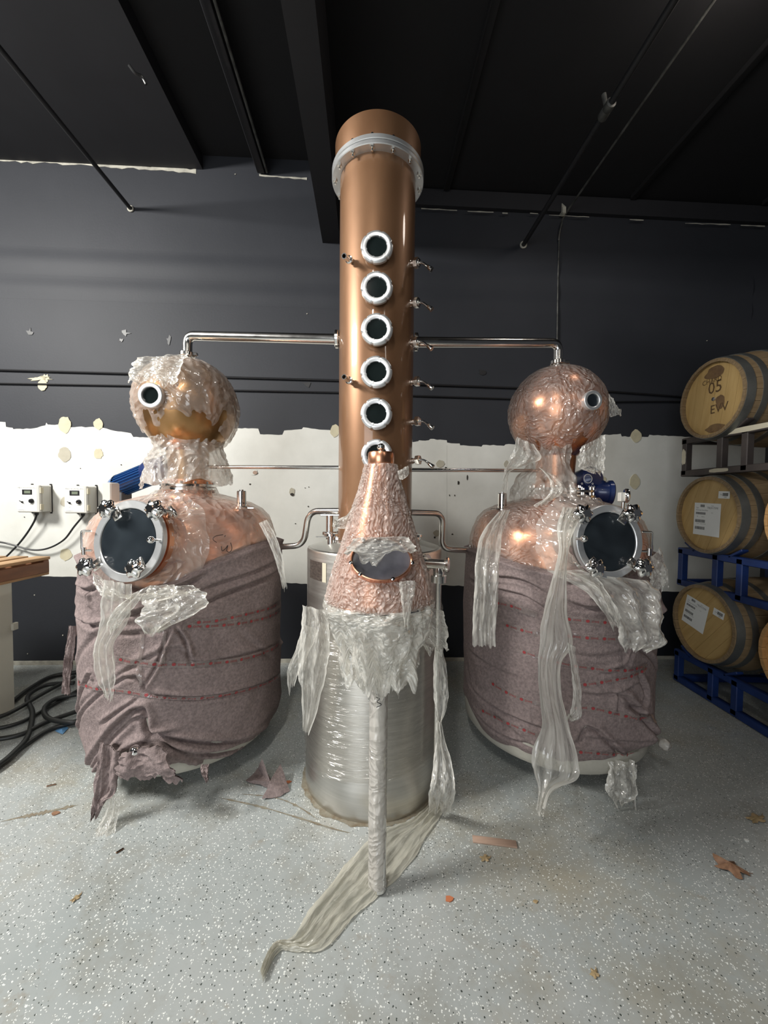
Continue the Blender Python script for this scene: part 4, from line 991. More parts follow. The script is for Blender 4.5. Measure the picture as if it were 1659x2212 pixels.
# skirt of film below the cone
def skirt(C, pts, amp, seed, nf, th0=0, th1=2*PI, seg=220, sub=9, rag_=.09):
    mb = MB(); pr = []
    for i in range(len(pts)-1):
        for k in range(sub): t_ = k/sub; pr.append((pts[i][0]*(1-t_)+pts[i+1][0]*t_, pts[i][1]*(1-t_)+pts[i+1][1]*t_))
    pr.append(pts[-1]); n = len(pr); vs = []; uv = []
    for i, (r, z) in enumerate(pr):
        v = i/(n-1)
        for k in range(seg+1):
            th = th0+(th1-th0)*k/seg; q = Vector((math.cos(th), math.sin(th), v*1.3+seed))
            d = amp*(.3+v)*(1.3*math.sin(nf*th+4*noise.noise(q*1.4))+1.6*noise.noise(q*3))+amp*.7*(1-3*abs(noise.noise(q*4.2)))
            e = rag_*v**2*(noise.noise(Vector((th*2.1, seed, 0)))*1.5+noise.noise(Vector((th*7, seed, 3)))*.9+.25*noise.noise(Vector((th*23, seed, 3))))
            vs.append((C[0]+(r+d)*math.cos(th), C[1]+(r+d)*math.sin(th), z+e)); uv.append((th/2, v*1.0))
    fs = [(i*(seg+1)+k, i*(seg+1)+k+1, (i+1)*(seg+1)+k+1, (i+1)*(seg+1)+k) for i in range(n-1) for k in range(seg)]
    mb.add(vs, fs); mb.uv = uv; return mb
M_FILMS = film('skirt_film', (.86, .84, .78), .42, .95, 4, uv=True, stretch=(2.0, 2.0, 1), bump=.5, soft=True, gl=.35)
filmobj(skirt((SX, SY), [(.196, sz(1290)), (.195, sz(1310)), (.172, sz(1350)), (.135, sz(1400)), (.12, sz(1440))], .014, 4.2, 9, rag_=.10), M_FILMS, 'ragged film skirt hanging below the copper cone', 'film_skirt')
filmobj(skirt((SX, SY), [(.075, sz(1375)), (.09, sz(1410)), (.085, sz(1450)), (.07, sz(1475))], .012, 6.2, 5, rag_=.06), M_FILMS, 'bunched film tied around the pole top', 'film_bunch')
# stretch wrap on the tank
def tank_wrap():
    mb = MB(); seg = 260; nv_ = 110; vs = []; uv = []
    for i in range(nv_+1):
        v = i/nv_
        for k in range(seg+1):
            th = 2*PI*k/seg
            zt = .93+.03*math.sin(th*1+1)+.015*noise.noise(Vector((th*2, 0, 0))); zb_ = .17+.035*math.sin(th+2.2)+.012*noise.noise(Vector((th*2.4, 4, 0)))
            z = zb_+(zt-zb_)*v
            z2 = z-.07*math.sin(th+PI*.55)
            band = abs(noise.noise(Vector((math.cos(th)*.5, math.sin(th)*.5, z2*34))))
            d = .004+.006*(1-2.6*band)+.002*noise.noise(Vector((math.cos(th)*3, math.sin(th)*3, z*9)))
            vs.append((ccx+(TR+.004+max(d, .0))*math.cos(th), ccy+(TR+.004+max(d, .0))*math.sin(th), z)); uv.append((th, v))
    fs = [(i*(seg+1)+k, i*(seg+1)+k+1, (i+1)*(seg+1)+k+1, (i+1)*(seg+1)+k) for i in range(nv_) for k in range(seg)]
    mb.add(vs, fs); mb.uv = uv; return mb
filmobj(tank_wrap(), M_FILMT, 'tight horizontal bands of stretch film around the steel tank', 'tank_wrap')
def hang(name, rows, label, seed, m=None, **k):
    filmobj(sheet(rows, seed=seed, **k), m or M_FILMH, label, name)
HS = 'film_strip'
hang(HS, [(232, 1250, 288, 1262, 1.66), (224, 1300, 290, 1305, 1.66), (222, 1340, 280, 1340, 1.68), (206, 1390, 250, 1390, 1.68), (207, 1440, 254, 1440, 1.68), (220, 1480, 252, 1480, 1.68), (232, 1500, 246, 1502, 1.68)], 'white film strip hanging on the left blanket below the manway', 1, nfold=3, amp=.010)
hang(HS, [(292, 1280, 330, 1262, 1.66), (262, 1305, 300, 1300, 1.65), (240, 1332, 268, 1340, 1.65), (232, 1352, 250, 1362, 1.66)], 'short twisted film strand crossing the left film strip', 2, nfold=2, amp=.006, nu=16)
hang('film_flap', [(330, 1262, 425, 1262, 1.70), (318, 1290, 444, 1280, 1.68), (312, 1320, 450, 1306, 1.66), (303, 1338, 410, 1332, 1.65), (322, 1368, 345, 1362, 1.66)], 'wide shiny film flap hanging right of the left manway', 3, nfold=2, amp=.012, crump=.016)
hang(HS, [(205, 1235, 240, 1258, 1.72), (212, 1262, 268, 1282, 1.68), (225, 1285, 330, 1298, 1.66), (250, 1300, 440, 1262, 1.70)], 'film bunched under the rim of the left manway', 5, nfold=2, amp=.010, nu=24)
hang(HS, [(560, 1130, 578, 1122, 2.12), (580, 1170, 600, 1165, 2.10), (596, 1210, 612, 1205, 2.08), (606, 1245, 616, 1240, 2.06), (612, 1272, 622, 1268, 2.06)], 'narrow film strip at the right side of left pot', 6, nfold=1, amp=.006, nu=14)
hang('film_flap', [(655, 1305, 705, 1318, 1.76), (652, 1350, 712, 1350, 1.74), (648, 1400, 712, 1400, 1.73), (645, 1450, 705, 1450, 1.73), (652, 1500, 690, 1520, 1.74), (655, 1570, 668, 1582, 1.75)], 'torn film flap hanging at left side of the steel tank', 7, nfold=2, amp=.010)
hang('film_flap', [(655, 1345, 690, 1360, 1.80), (640, 1400, 672, 1400, 1.80), (622, 1450, 650, 1440, 1.80), (626, 1500, 636, 1478, 1.80)], 'small torn film corner standing out left of the steel tank', 8, nfold=1, amp=.008, nu=18)
hang('film_flap', [(900, 1300, 955, 1318, 1.62), (890, 1340, 964, 1352, 1.64), (895, 1370, 966, 1392, 1.68), (925, 1400, 968, 1402, 1.70)], 'torn film flap by the thin drain pipe upper part', 9, nfold=2, amp=.010)
hang('film_flap', [(938, 1395, 956, 1400, 1.72), (936, 1440, 964, 1440, 1.73), (936, 1490, 966, 1480, 1.73), (940, 1530, 966, 1520, 1.73), (944, 1560, 952, 1556, 1.73)], 'ragged film around the middle of the thin drain pipe', 10, nfold=1.5, amp=.008, nu=20)
hang('film_flap', [(942, 1555, 952, 1555, 1.70), (940, 1600, 962, 1600, 1.68), (934, 1660, 978, 1660, 1.64), (928, 1710, 980, 1712, 1.62), (925, 1748, 972, 1752, F(950, 1762).y)], 'film sheet stretched down from the drain pipe to floor', 11, nfold=2, amp=.008, nu=24)
hang('film_tail', [(858, 1018, 862, 1035, 1.36), (868, 1014, 870, 1036, 1.34), (876, 1010, 880, 1028, 1.34), (880, 1016, 884, 1024, 1.34)], 'small film tail sticking out right of the cone top', 12, nfold=1, amp=.004, nu=10)
hang('film_tail', [(770, 1080, 768, 1130, 1.40), (752, 1110, 752, 1140, 1.42), (738, 1118, 735, 1142, 1.43), (722, 1128, 718, 1140, 1.44)], 'small film tail sticking out left of the cone', 13, nfold=1, amp=.005, nu=12)
hang(HS, [(1075, 1105, 1100, 1100, 2.02), (1040, 1150, 1085, 1150, 1.90), (1025, 1210, 1078, 1215, 1.80), (1022, 1280, 1075, 1285, 1.77), (1020, 1340, 1068, 1345, 1.77), (1019, 1392, 1068, 1394, 1.77)], 'broad film strip hanging at left side of right still', 14, nfold=2.5, amp=.012, rag=.25)
hang(HS, [(1212, 1095, 1262, 1098, 1.80), (1202, 1140, 1238, 1140, 1.72), (1205, 1190, 1222, 1190, 1.70), (1188, 1270, 1220, 1270, 1.68), (1172, 1330, 1220, 1330, 1.68), (1160, 1380, 1235, 1390, 1.68), (1155, 1430, 1210, 1430, 1.68), (1160, 1500, 1212, 1500, 1.68), (1168, 1560, 1225, 1570, 1.67), (1150, 1620, 1242, 1640, 1.65), (1150, 1660, 1240, 1680, 1.63), (1160, 1700, 1190, 1706, 1.60), (1155, 1745, 1172, 1750, 1.56)], 'long twisted film strand hanging down middle of right still', 15, nfold=3, amp=.012, nu=30)
hang(HS, [(1222, 1385, 1240, 1395, 1.66), (1230, 1440, 1246, 1440, 1.66), (1236, 1490, 1252, 1495, 1.66), (1230, 1535, 1252, 1545, 1.66), (1222, 1548, 1232, 1556, 1.66)], 'narrow film loop beside the long strand on right still', 16, nfold=1.5, amp=.007, nu=16)
hang('film_flap', [(1228, 1235, 1395, 1252, 1.74), (1278, 1270, 1420, 1285, 1.72), (1310, 1310, 1425, 1325, 1.70), (1328, 1350, 1430, 1360, 1.70), (1336, 1385, 1428, 1388, 1.70), (1345, 1402, 1390, 1404, 1.71)], 'wide film sheet draped below the right manway', 17, nfold=2.5, amp=.014, nu=44, crump=.006)
hang(HS, [(1180, 1232, 1250, 1230, 1.74), (1215, 1250, 1275, 1240, 1.72), (1260, 1275, 1300, 1262, 1.69), (1290, 1310, 1322, 1300, 1.67), (1318, 1350, 1340, 1340, 1.67)], 'white rope-like film edge running below the right manway', 18, nfold=2, amp=.008, nu=16)
hang('film_flap', [(1392, 1225, 1420, 1180, 1.90), (1398, 1250, 1435, 1225, 1.88), (1400, 1290, 1440, 1265, 1.86)], 'small film flap behind the right manway hinge', 19, nfold=1.5, amp=.010, nu=16)
hang('film_flap', [(1115, 945, 1150, 960, 2.10), (1102, 985, 1165, 990, 2.10), (1092, 1008, 1140, 1004, 2.12), (1086, 1030, 1100, 1020, 2.14), (1082, 1062, 1094, 1062, 2.15)], 'film drawn out from left side of right onion head', 20, nfold=2, amp=.010)
hang('film_flap', [(1252, 965, 1306, 940, 2.08), (1247, 990, 1304, 985, 2.08), (1250, 1010, 1302, 1015, 2.08), (1280, 1022, 1300, 1024, 2.08)], 'clear film pocket hanging below right onion head', 21, nfold=1, amp=.008)
hang('film_tail', [(1312, 850, 1316, 902, 2.12), (1322, 862, 1324, 900, 2.12), (1330, 876, 1332, 896, 2.12), (1339, 888, 1340, 893, 2.12)], 'pointed film ear on the right of right onion head', 22, nfold=1, amp=.005, nu=12)
hang('film_tail', [(300, 775, 410, 765, 2.10), (285, 800, 400, 785, 2.07), (281, 830, 380, 830, 2.04)], 'puffed film corner on top of the left onion head', 23, nfold=2, amp=.012)
hang('film_flap', [(1160, 1010, 1200, 1030, 2.05), (1185, 1040, 1215, 1050, 2.02), (1180, 1070, 1214, 1066, 2.0), (1150, 1092, 1190, 1080, 2.0)], 'looped film band around right still neck', 24, nfold=1.5, amp=.012, nu=18)
hang('film_flap', [(1310, 1640, 1366, 1640, 1.86), (1312, 1670, 1368, 1675, 1.84), (1308, 1705, 1372, 1715, 1.82), (1330, 1728, 1340, 1732, 1.82)], 'torn film hanging under the right blanket', 25, nfold=2, amp=.010)
hang(HS, [(1366, 1650, 1374, 1650, 1.84), (1364, 1690, 1372, 1690, 1.83), (1366, 1745, 1372, 1748, 1.82)], 'thread-like film strip under the right blanket corner', 26, nfold=1, amp=.003, nu=8)
hang('film_flap', [(238, 1715, 262, 1718, 1.71), (232, 1750, 258, 1760, 1.70), (212, 1790, 250, 1800, 1.66), (205, 1826, 262, 1838, 1.63)], 'scrap of clear film trailing from left blanket to floor', 27, nfold=2, amp=.006, nu=18)
hang('film_flap', [(775, 1160, 872, 1158, 1.222), (756, 1174, 892, 1172, 1.212), (748, 1192, 898, 1190, 1.206), (752, 1206, 894, 1200, 1.204)], 'bunched white film across the top of the oval window', 28, nfold=.6, amp=.006, nu=30, crump=.008)
hang('film_flap', [(862, 1255, 896, 1252, 1.21), (864, 1280, 896, 1275, 1.21), (868, 1305, 890, 1300, 1.215), (874, 1345, 882, 1350, 1.22)], 'torn film tongue hanging below the oval window', 29, nfold=1.5, amp=.005, nu=16)
# film lying on the floor
def floor_film():
    L = [(972, 1735), (940, 1782), (905, 1838), (860, 1898), (815, 1940), (760, 1990), (700, 2055), (640, 2060), (600, 2060), (568, 2125)]
    Rr = [(925, 1742), (880, 1778), (815, 1800), (765, 1850), (720, 1905), (665, 1975), (630, 2030), (598, 2040), (580, 2060), (562, 2105)]
    A = catmull([F(*p) for p in L], 9); B = catmull([F(*p) for p in Rr], 9); n = len(A); nu = 40; vs = []; uv = []
    for i in range(n):
        v = i/(n-1)
        for k in range(nu+1):
            u = k/nu; p = A[i].lerp(B[i], u)
            f = abs(math.sin(PI*4*(u+.15*noise.noise(Vector((v*3, u, 1))))))
            p.z = .004+.020*f*(.6+.8*abs(noise.noise(Vector((u*3, v*7, 2)))))*min(1, 6*u+.05, 6*(1-u)+.05)+.010*abs(noise.noise(Vector((u*9, v*30, 4))))
            p += Vector((.012*noise.noise(Vector((v*14, 1, 1)))*(1 if u in (0, 1) else .3), 0, 0)); vs.append(p); uv.append((u, v*4))
    mb = MB(); mb.add(vs, [(i*(nu+1)+k, i*(nu+1)+k+1, (i+1)*(nu+1)+k+1, (i+1)*(nu+1)+k) for i in range(n-1) for k in range(nu)]); mb.uv = uv; return mb
M_FILMF = film('floor_film', (.70, .68, .59), .45, .95, 3, uv=True, stretch=(2.0, .6, 1), bump=.35, rough=.2, soft=True, edge=.4)
filmobj(floor_film(), M_FILMF, 'long dusty film trail lying across the floor under the pole', 'film_trail')

def manway_wrap(side, mc, n, ro, label):
    u, v, a = frame(n); mb = MB(); vs = []; uv = []; seg = 110; m_ = 26
    for i in range(m_+1):
        t = i/m_; r0 = ro*(.935+.50*t**2.2); h = -.055-.15*t
        for k in range(seg+1):
            th = 2*PI*k/seg; q = Vector((math.cos(th)*2.4, math.sin(th)*2.4, t*1.5+side*3))
            r = r0+.010*(1-3*abs(noise.noise(q)))+.005*math.sin(9*th+5*noise.noise(q*.5))*t
            vs.append(mc+u*(r*math.cos(th))+v*(r*math.sin(th))+a*h); uv.append((k/seg*3, t))
    mb.add(vs, [(i*(seg+1)+k, i*(seg+1)+k+1, (i+1)*(seg+1)+k+1, (i+1)*(seg+1)+k) for i in range(m_) for k in range(seg)]); mb.uv = uv
    filmobj(mb, M_FILM, label, 'manway_wrap')
manway_wrap(-1, P(276, 1168, 1.74), Vector((-.20, -.97, .14)).normalized(), MR[-1], 'film gathered behind the left manway ring')
manway_wrap(1, P(1318, 1170, 1.74), Vector((.16, -.98, .10)).normalized(), MR[1], 'film gathered behind the right manway ring')
# handwriting on the wraps
def marker(name, strokes, ins, parent, r=.0022):
    mb = MB()
    for s in strokes:
        pts = []
        for (x, y) in s:
            p = hit(x, y, ins, 1.0, 3, .003); pts.append(p+(CAM-p).normalized()*.004)
        tube(mb, catmull(pts, 4), r, 6)
    return obj(name, mb, M_BLK, parent, label='black hand-drawn marker scribble')
marker('marker_writing', [[(482, 1155), (466, 1158), (460, 1165), (468, 1172)], [(487, 1156), (485, 1160)], [(478, 1180), (480, 1190), (488, 1184), (492, 1178), (490, 1190), (497, 1192), (501, 1184), (498, 1172)], [(504, 1206), (512, 1202)]], lambda p: math.hypot(p.x-CL[0], p.y-CL[1]) < .512 and p.z < 1.45, potL, .0018)
marker('marker_writing', [[(822, 1494), (814, 1492), (812, 1498), (818, 1502)], [(812, 1506), (820, 1510), (814, 1516), (824, 1522), (813, 1528)]], lambda p: math.hypot(p.x-SX, p.y-SY) < .036, bpy.data.objects['spirit_safe'], .0013)

# ---------------------------------------------------------------- control boxes on the wall
def control_box(px, py, label):
    c = W(px, py, .0); t = thing('control_box', label, 'control box', c, 'wall control boxes')
    z0 = -.115; up = Vector((0, 0, 1)); Mx = Matrix((WD, -WN, up)).transposed()
    def bx(mb, x, y, z, sx, sy, sz_, bev=.003): box(mb, c+WD*x+WN*y+up*z, sx, sy, sz_, Mx, bev); return mb
    mb = MB(); bx(mb, 0, .062, 0, .178, .095, .225, .006); bx(mb, 0, .012, 0, .185, .012, .235); obj('enclosure', mb, M_GREY, t)
    mb = MB(); bx(mb, 0, .122, 0, .186, .026, .232, .006); lid = obj('lid', mb, M_GREY, t)
    mb = MB(); bx(mb, -.006, .1355, 0, .160, .002, .208, .0005); obj('face_panel', mb, M_PAPER, lid)
    mb = MB(); bx(mb, -.005, .138, .055, .078, .005, .042, .001); d = obj('display_bezel', mb, M_BLK, t)
    mb = MB(); bx(mb, 0, .1415, .055, .050, .002, .024, .0005); obj('display', mb, M_LCD, d)
    mb = MB(); kq = c+WD*.03+WN*.136+up*-.02; lathe(mb, [(.02, 0), (.018, .012), (.013, .018), (0, .019)], kq, WN, 20); obj('speed_knob', mb, M_BLK, t)
    mb = MB(); lathe(mb, [(.008, .0192), (0, .0205)], kq, WN, 14); obj('knob_cap', mb, M_CHROME, t)
    mb = MB(); kq = c+WD*-.045+WN*.136+up*-.03; lathe(mb, [(.009, 0), (.007, .008), (0, .009)], kq, WN, 14); cyl(mb, kq, kq+WN*.03+up*.012, .0035, 8); obj('toggle_switch', mb, M_BLK, t)
    mb = MB()
    for z in (-.07, .07): bx(mb, .097, .118, z, .010, .03, .05, .002)
    obj('lid_hinge', mb, M_CHIP, t)
    mb = MB()
    for x in (-.07, .085):
        for z in (-.12, .12): bx(mb, x, .008, z, .016, .01, .018, .001)
    bx(mb, .094, .006, 0, .004, .014, .23, .001)
    obj('mounting_tab', mb, M_BLK, t)
    mb = MB(); q = c+WN*.08+up*-.115+WD*.02; cyl(mb, q, q-up*.028, .018, 16, .013); obj('cable_gland', mb, M_BLK, t)
    mb = MB()
    def T(s, x, z, size, m=mb): put_text(m, s, size, lambda a, b: c+WD*(x+a)+WN*.1372+up*(z+b))
    T('MILE HI DISTILLING', -.080, .084, .0175); 
    T('FWD', -.052, .018, .007); T('REV', -.052, -.068, .007); T('SPEED', .012, -.052, .012); T('milehidistilling.com', -.078, -.098, .008);
    obj('panel_lettering', mb, M_INKL, t)
    return q-up*.028
g1 = control_box(90, 1077, 'grey control box with display, left of the pair on white wall')
g2 = control_box(188, 1079, 'grey control box with display, right of the pair, nearest the left still')
def cable(label, s, pts, r=.0075): wire('power_cable', catmull([s]+pts, 8), r, M_BLK, label, 'cable')
cable('black cable drooping steeply from the left control box', g1, [W(72, 1130, .07), W(54, 1158, .06), W(30, 1186, .05), W(0, 1210, .04), W(-60, 1225, .03)])
cable('black cable swinging left from the right control box', g2, [W(160, 1138, .07), W(138, 1166, .06), W(105, 1184, .06), W(70, 1188, .06), W(30, 1178, .06), W(0, 1171, .06), W(-80, 1160, .05)])

# ---------------------------------------------------------------- cabinet and pallet at far left
A0 = F(40, 1532); A0 = Vector((A0.x, A0.y, 0)); hC = P(38, 1240, A0.y).z
t = thing('cream_cabinet', 'cream painted board cabinet at the left edge of the picture', 'cabinet', A0)
mb = MB(); box(mb, (A0.x-.45, A0.y-.45, hC/2-.01), .88, .88, hC-.02, bev=.008); obj('body', mb, M_CAB, t)
mb = MB(); box(mb, (A0.x-.445, A0.y-.445, hC-.012), .90, .90, .022, bev=.004); obj('top_board', mb, M_CAB, t)
mb = MB(); box(mb, (A0.x-.004, A0.y-.01, hC*.62), .02, .04, .05, bev=.003); obj('edge_bracket', mb, M_CAB, t)
zp = hC+.002; e = P(101, 1222, 2.60); ex = e.x
t = thing('wooden_pallet', 'wooden pallet lying on the cream cabinet at left', 'pallet', (ex-.4, 2.4, zp))
y1_, y0_ = 2.64, 1.70; hp = P(101, 1203, 2.60).z-zp
for k, y in enumerate((2.60, 2.20, 1.76)):
    mb = MB(); bar(mb, (ex-1.1, y, zp+hp*.5), (ex, y, zp+hp*.5), .04, hp*.68); obj('stringer', mb, M_WOODD, t)
for k in range(7):
    x = ex-.05-k*.15; mb = MB(); bar(mb, (x, 1.72, zp+hp*.92), (x+.0, 2.63, zp+hp*.92), .10, hp*.16, bev=.002); obj('deck_board', mb, M_WOOD, t)
for k in range(3):
    x = ex-.06-k*.45; mb = MB(); bar(mb, (x, 1.72, zp+hp*.08), (x, 2.63, zp+hp*.08), .10, hp*.15, bev=.002); obj('bottom_board', mb, M_WOOD, t)
mb = MB(); bar(mb, (ex-.01, 1.74, zp+hp*.45), (ex-.01, 2.62, zp+hp*.45), .022, hp*.6); obj('end_board', mb, M_WOODD, t)

# ---------------------------------------------------------------- hoses on the floor
hl = [([(165, 1452), (110, 1462), (60, 1490), (20, 1520), (-30, 1545)], .016, 'thick black hose along the wall, topmost of the heap'),
      ([(160, 1475), (100, 1480), (60, 1505), (70, 1540), (60, 1590), (30, 1625), (0, 1650), (-60, 1690)], .015, 'black hose curling down toward the lower left corner of heap'),
      ([(165, 1500), (120, 1510), (96, 1530), (105, 1552), (150, 1560), (175, 1555)], .015, 'black hose bent in a hook beside the left still'),
      ([(165, 1560), (110, 1575), (60, 1605), (0, 1650), (-60, 1700)], .013, 'black hose running straight diagonally, lowest of the heap'),
      ([(170, 1535), (100, 1560), (50, 1585), (0, 1596), (-60, 1600)], .014, 'black hose crossing the middle of the heap to the left edge'),
      ([(160, 1462), (90, 1500), (40, 1530), (0, 1548), (-60, 1560)], .014, 'black hose second from the wall in the heap'),
      ([(170, 1490), (110, 1525), (40, 1562), (-40, 1580)], .012, 'thin black hose under the hooked hose')]
for i, (pts, r, lb) in enumerate(hl):
    pp = catmull([F(x, y, r+.012*(i % 3)+.004) for x, y in pts], 8); mb = MB(); tube(mb, pp, r, 10); tag(obj('rubber_hose', mb, M_HOSE), lb, 'hose', 'black hoses heaped on the floor')

# ---------------------------------------------------------------- barrels and racks
XB = 2.40; NB = 24; LB = .92
def barrel_r(h):  # h 0..1 along
    return .285+.065*math.sin(PI*h)
def make_barrel(new):
    t = thing('oak_barrel', 'barrel', 'barrel', (0, 0, 0))
    st = M_OAKN if new else M_OAK
    # one stave mesh (axis +X from 0)
    def stave_mb():
        mb = MB(); vs = []; n = 8
        for i in range(n+1):
            h = i/n; r = barrel_r(h)
            for (a, rr) in ((-1, r-.022), (-1, r-.0015), (0, r), (1, r-.0015), (1, r-.022)):
                an = a*(PI/NB-.0035); vs.append((h*LB, rr*math.sin(an), rr*math.cos(an)))
        fs = []
        for i in range(n):
            for k in range(5): k2 = (k+1) % 5; fs.append((i*5+k, i*5+k2, (i+1)*5+k2, (i+1)*5+k))
        fs += [(4, 3, 2, 1, 0), tuple(n*5+k for k in range(5))]
        return mb.add(vs, fs, False)
    s0 = obj('stave', stave_mb(), st, t)
    for k in range(1, NB):
        s = s0.copy(); link(s); s.parent = t; s.rotation_euler = (2*PI*k/NB, 0, 0)
    # head boards
    hr = .268; xh = .032; nb = 6
    for e, x in enumerate((xh, LB-xh)):
        if e: continue
        for k in range(nb):
            y0 = -hr+2*hr*k/nb+.0008; y1 = -hr+2*hr*(k+1)/nb-.0008; pts = []
            m_ = 6
            for i in range(m_+1):
                y = y0+(y1-y0)*i/m_; pts.append((x, y, math.sqrt(max(0, hr*hr-y*y))))
            for i in range(m_, -1, -1):
                y = y0+(y1-y0)*i/m_; pts.append((x, y, -math.sqrt(max(0, hr*hr-y*y))))
            mb = MB(); prism(mb, pts, (1, 0, 0), .02); obj('head_board', mb, M_HEADN if new else M_HEAD, t)
    mb = MB(); disc(mb, (LB-xh, 0, 0), (1, 0, 0), .27); obj('rear_head', mb, st, t)
    for (h0, h1) in ((.008, .062), (.105, .145), (.26, .30), (.70, .74), (.855, .895), (.938, .992)):
        mb = MB(); lathe(mb, [(barrel_r(h0)-.001, h0*LB), (barrel_r(h0)+.003, h0*LB), (barrel_r(h1)+.003, h1*LB), (barrel_r(h1)-.001, h1*LB)], (0, 0, 0), (1, 0, 0), 48, smooth=True); obj('hoop', mb, M_HOOP, t)
    return t
def bcopy(src, loc, rx, label):
    d = dup(src, loc, (rx, 0, 0)); d['label'] = label; d['group'] = 'oak barrels on the racks'; return d
yf, yn = 2.87, 2.14
rows_b = [P(1532, 862, yf).z, P(1532, 1112, yf).z, P(1530, 1346, yf).z]
ob = make_barrel(False); nbr = make_barrel(True)
b1 = bcopy(ob, (XB, yf, rows_b[0]), .15, 'weathered barrel with branded head, topmost by the back wall')
b2 = bcopy(ob, (XB, yf, rows_b[1]), .4, 'barrel with large paper label, middle row by the back wall')
b3 = bcopy(ob, (XB, yf, rows_b[2]), .7, 'barrel with slanted paper label, bottom row by the back wall')
b4 = bcopy(nbr, (XB+.02, yn-.03, rows_b[0]+.03), .2, 'orange new barrel cut off at the right edge, top row')
b5 = bcopy(nbr, (XB+.0, yn, rows_b[1]-.01), .5, 'orange new barrel cut off at the right edge, middle row')
b6 = bcopy(nbr, (XB-.0, yn, rows_b[2]-.0), .9, 'orange new barrel cut off at the right edge, bottom row')
for r in (ob, nbr):
    for c in list(r.children): bpy.data.objects.remove(c)
    bpy.data.objects.remove(r)
def on_head(b, items):
    """items placed in head coordinates: y to picture right = -Y, z up, at x = head plane"""
    X = XB+.031
    by, bz = b.location.y, b.location.z
    def fn(u, v, off=0): return Vector((X-off, by-u, bz+v))
    return fn
def label_sheet(b, u0, v0, wd, ht, rot, num):
    fn0 = on_head(b, None); c, s = math.cos(rot), math.sin(rot)
    fn = lambda x, y, off=0: fn0(u0+x*c-y*s, v0+x*s+y*c, off)
    t = thing('paper_label', 'white printed inventory sheet stapled on barrel head, %s' % num, 'label', fn(0, 0, .001))
    mb = MB(); prism(mb, [fn(0, 0, .001), fn(wd, 0, .001), fn(wd, -ht, .001), fn(0, -ht, .001)][::-1], (-1, 0, 0), .0008); obj('paper', mb, M_PAPER, t)
    mb = MB(); T = lambda s_, x, y, z: put_text(mb, s_, z, lambda a, b_: fn(x+a, y+b_, .0022))
    T('TB2017390', wd*.50, -ht*.17, wd*.088); T('Batch', wd*.66, -ht*.09, wd*.04); T('Type', wd*.07, -ht*.17, wd*.05); T('American Stock Base', wd*.07, -ht*.24, wd*.055)
    T('Fill', wd*.12, -ht*.44, wd*.04); T('Gallons', wd*.3, -ht*.44, wd*.04); T('Proof', wd*.12, -ht*.66, wd*.04); T('Owner Name', wd*.26, -ht*.66, wd*.04); T('Note', wd*.66, -ht*.30, wd*.035)
    for (x0, y0, ww, hh) in ((.24, -.05, .16, .08), (.07, -.29, .38, .07), (.06, -.52, .38, .09), (.06, -.74, .38, .09)):
        x = x0*wd
        while x < (x0+ww)*wd:
            q = random.uniform(.0012, .003); prism(mb, [fn(x, y0*ht, .0018), fn(x+q, y0*ht, .0018), fn(x+q, (y0-hh)*ht, .0018), fn(x, (y0-hh)*ht, .0018)][::-1], (-1, 0, 0), .0004); x += q+random.uniform(.0010, .0022)
    obj('print', mb, M_INK, t)
def small_label(b, u0, v0, rot, which):
    fn0 = on_head(b, None); c, s = math.cos(rot), math.sin(rot); fn = lambda x, y, off=0: fn0(u0+x*c-y*s, v0+x*s+y*c, off); wd, ht = .092, .052
    t = thing('barcode_tag', 'small barcode tag at upper right of barrel head, %s' % which, 'label', fn(0, 0, .001))
    mb = MB(); prism(mb, [fn(0, 0, .001), fn(wd, 0, .001), fn(wd, -ht, .001), fn(0, -ht, .001)][::-1], (-1, 0, 0), .0008); obj('paper', mb, M_PAPER, t)
    mb = MB(); x = wd*.38
    while x < wd*.84: q = random.uniform(.001, .003); prism(mb, [fn(x, -.012, .0018), fn(x+q, -.012, .0018), fn(x+q, -.034, .0018), fn(x, -.034, .0018)][::-1], (-1, 0, 0), .0004); x += q+.0012
    put_text(mb, '0380', .012, lambda a, b_: fn(wd*.5+a, -.046+b_, .0022)); put_text(mb, 'TX', .014, lambda a, b_: fn(wd*.14+a, -.03+b_, .0022))
    obj('print', mb, M_INK, t)
label_sheet(b2, -.135, .09, .235, .245, -.03, 'middle row'); small_label(b2, .075, .175, -.04, 'middle row')
label_sheet(b3, -.175, .175, .215, .225, -.22, 'bottom row'); small_label(b3, .075, .14, -.2, 'bottom row')
fn = on_head(b1, None)
mb = MB(); T = lambda s_, x, y, z, it=0: put_text(mb, s_, z, lambda a, b_: fn(x+a, y+b_, .0008))
T('05', -.055, .045, .125); T('EVV', -.03, -.105, .09); T('CHARD', -.11, .125, .05)
o = obj('branded_lettering', mb, M_BROWNINK, b1)
def stain(b, pts_, m=M_STAIN, off=.0006):
    fn = on_head(b, None)
    for (u, v, ru, rv, seed) in pts_:
        mb = MB(); mb.add([fn(u+ru*(1+.35*noise.noise(Vector((math.cos(a)*1.3, math.sin(a)*1.3, seed))))*math.cos(a), v+rv*(1+.35*noise.noise(Vector((math.cos(a)*1.3, math.sin(a)*1.3, seed+4))))*math.sin(a), off) for a in [2*PI*k/28 for k in range(28)]], [tuple(range(28))[::-1]], False)
        obj('wine_stain', mb, m, b)
stain(b1, [(0.0, .195, .085, .045, 1.0), (.02, -.215, .08, .028, 2.2), (.055, -.03, .035, .055, 7.1)])
mb = MB(); q = fn(.0, .0, 0); lathe(mb, [(.016, 0), (.014, .006), (0, .008)], q, (-1, 0, 0), 16); obj('head_bung', mb, M_CHROME, b1)
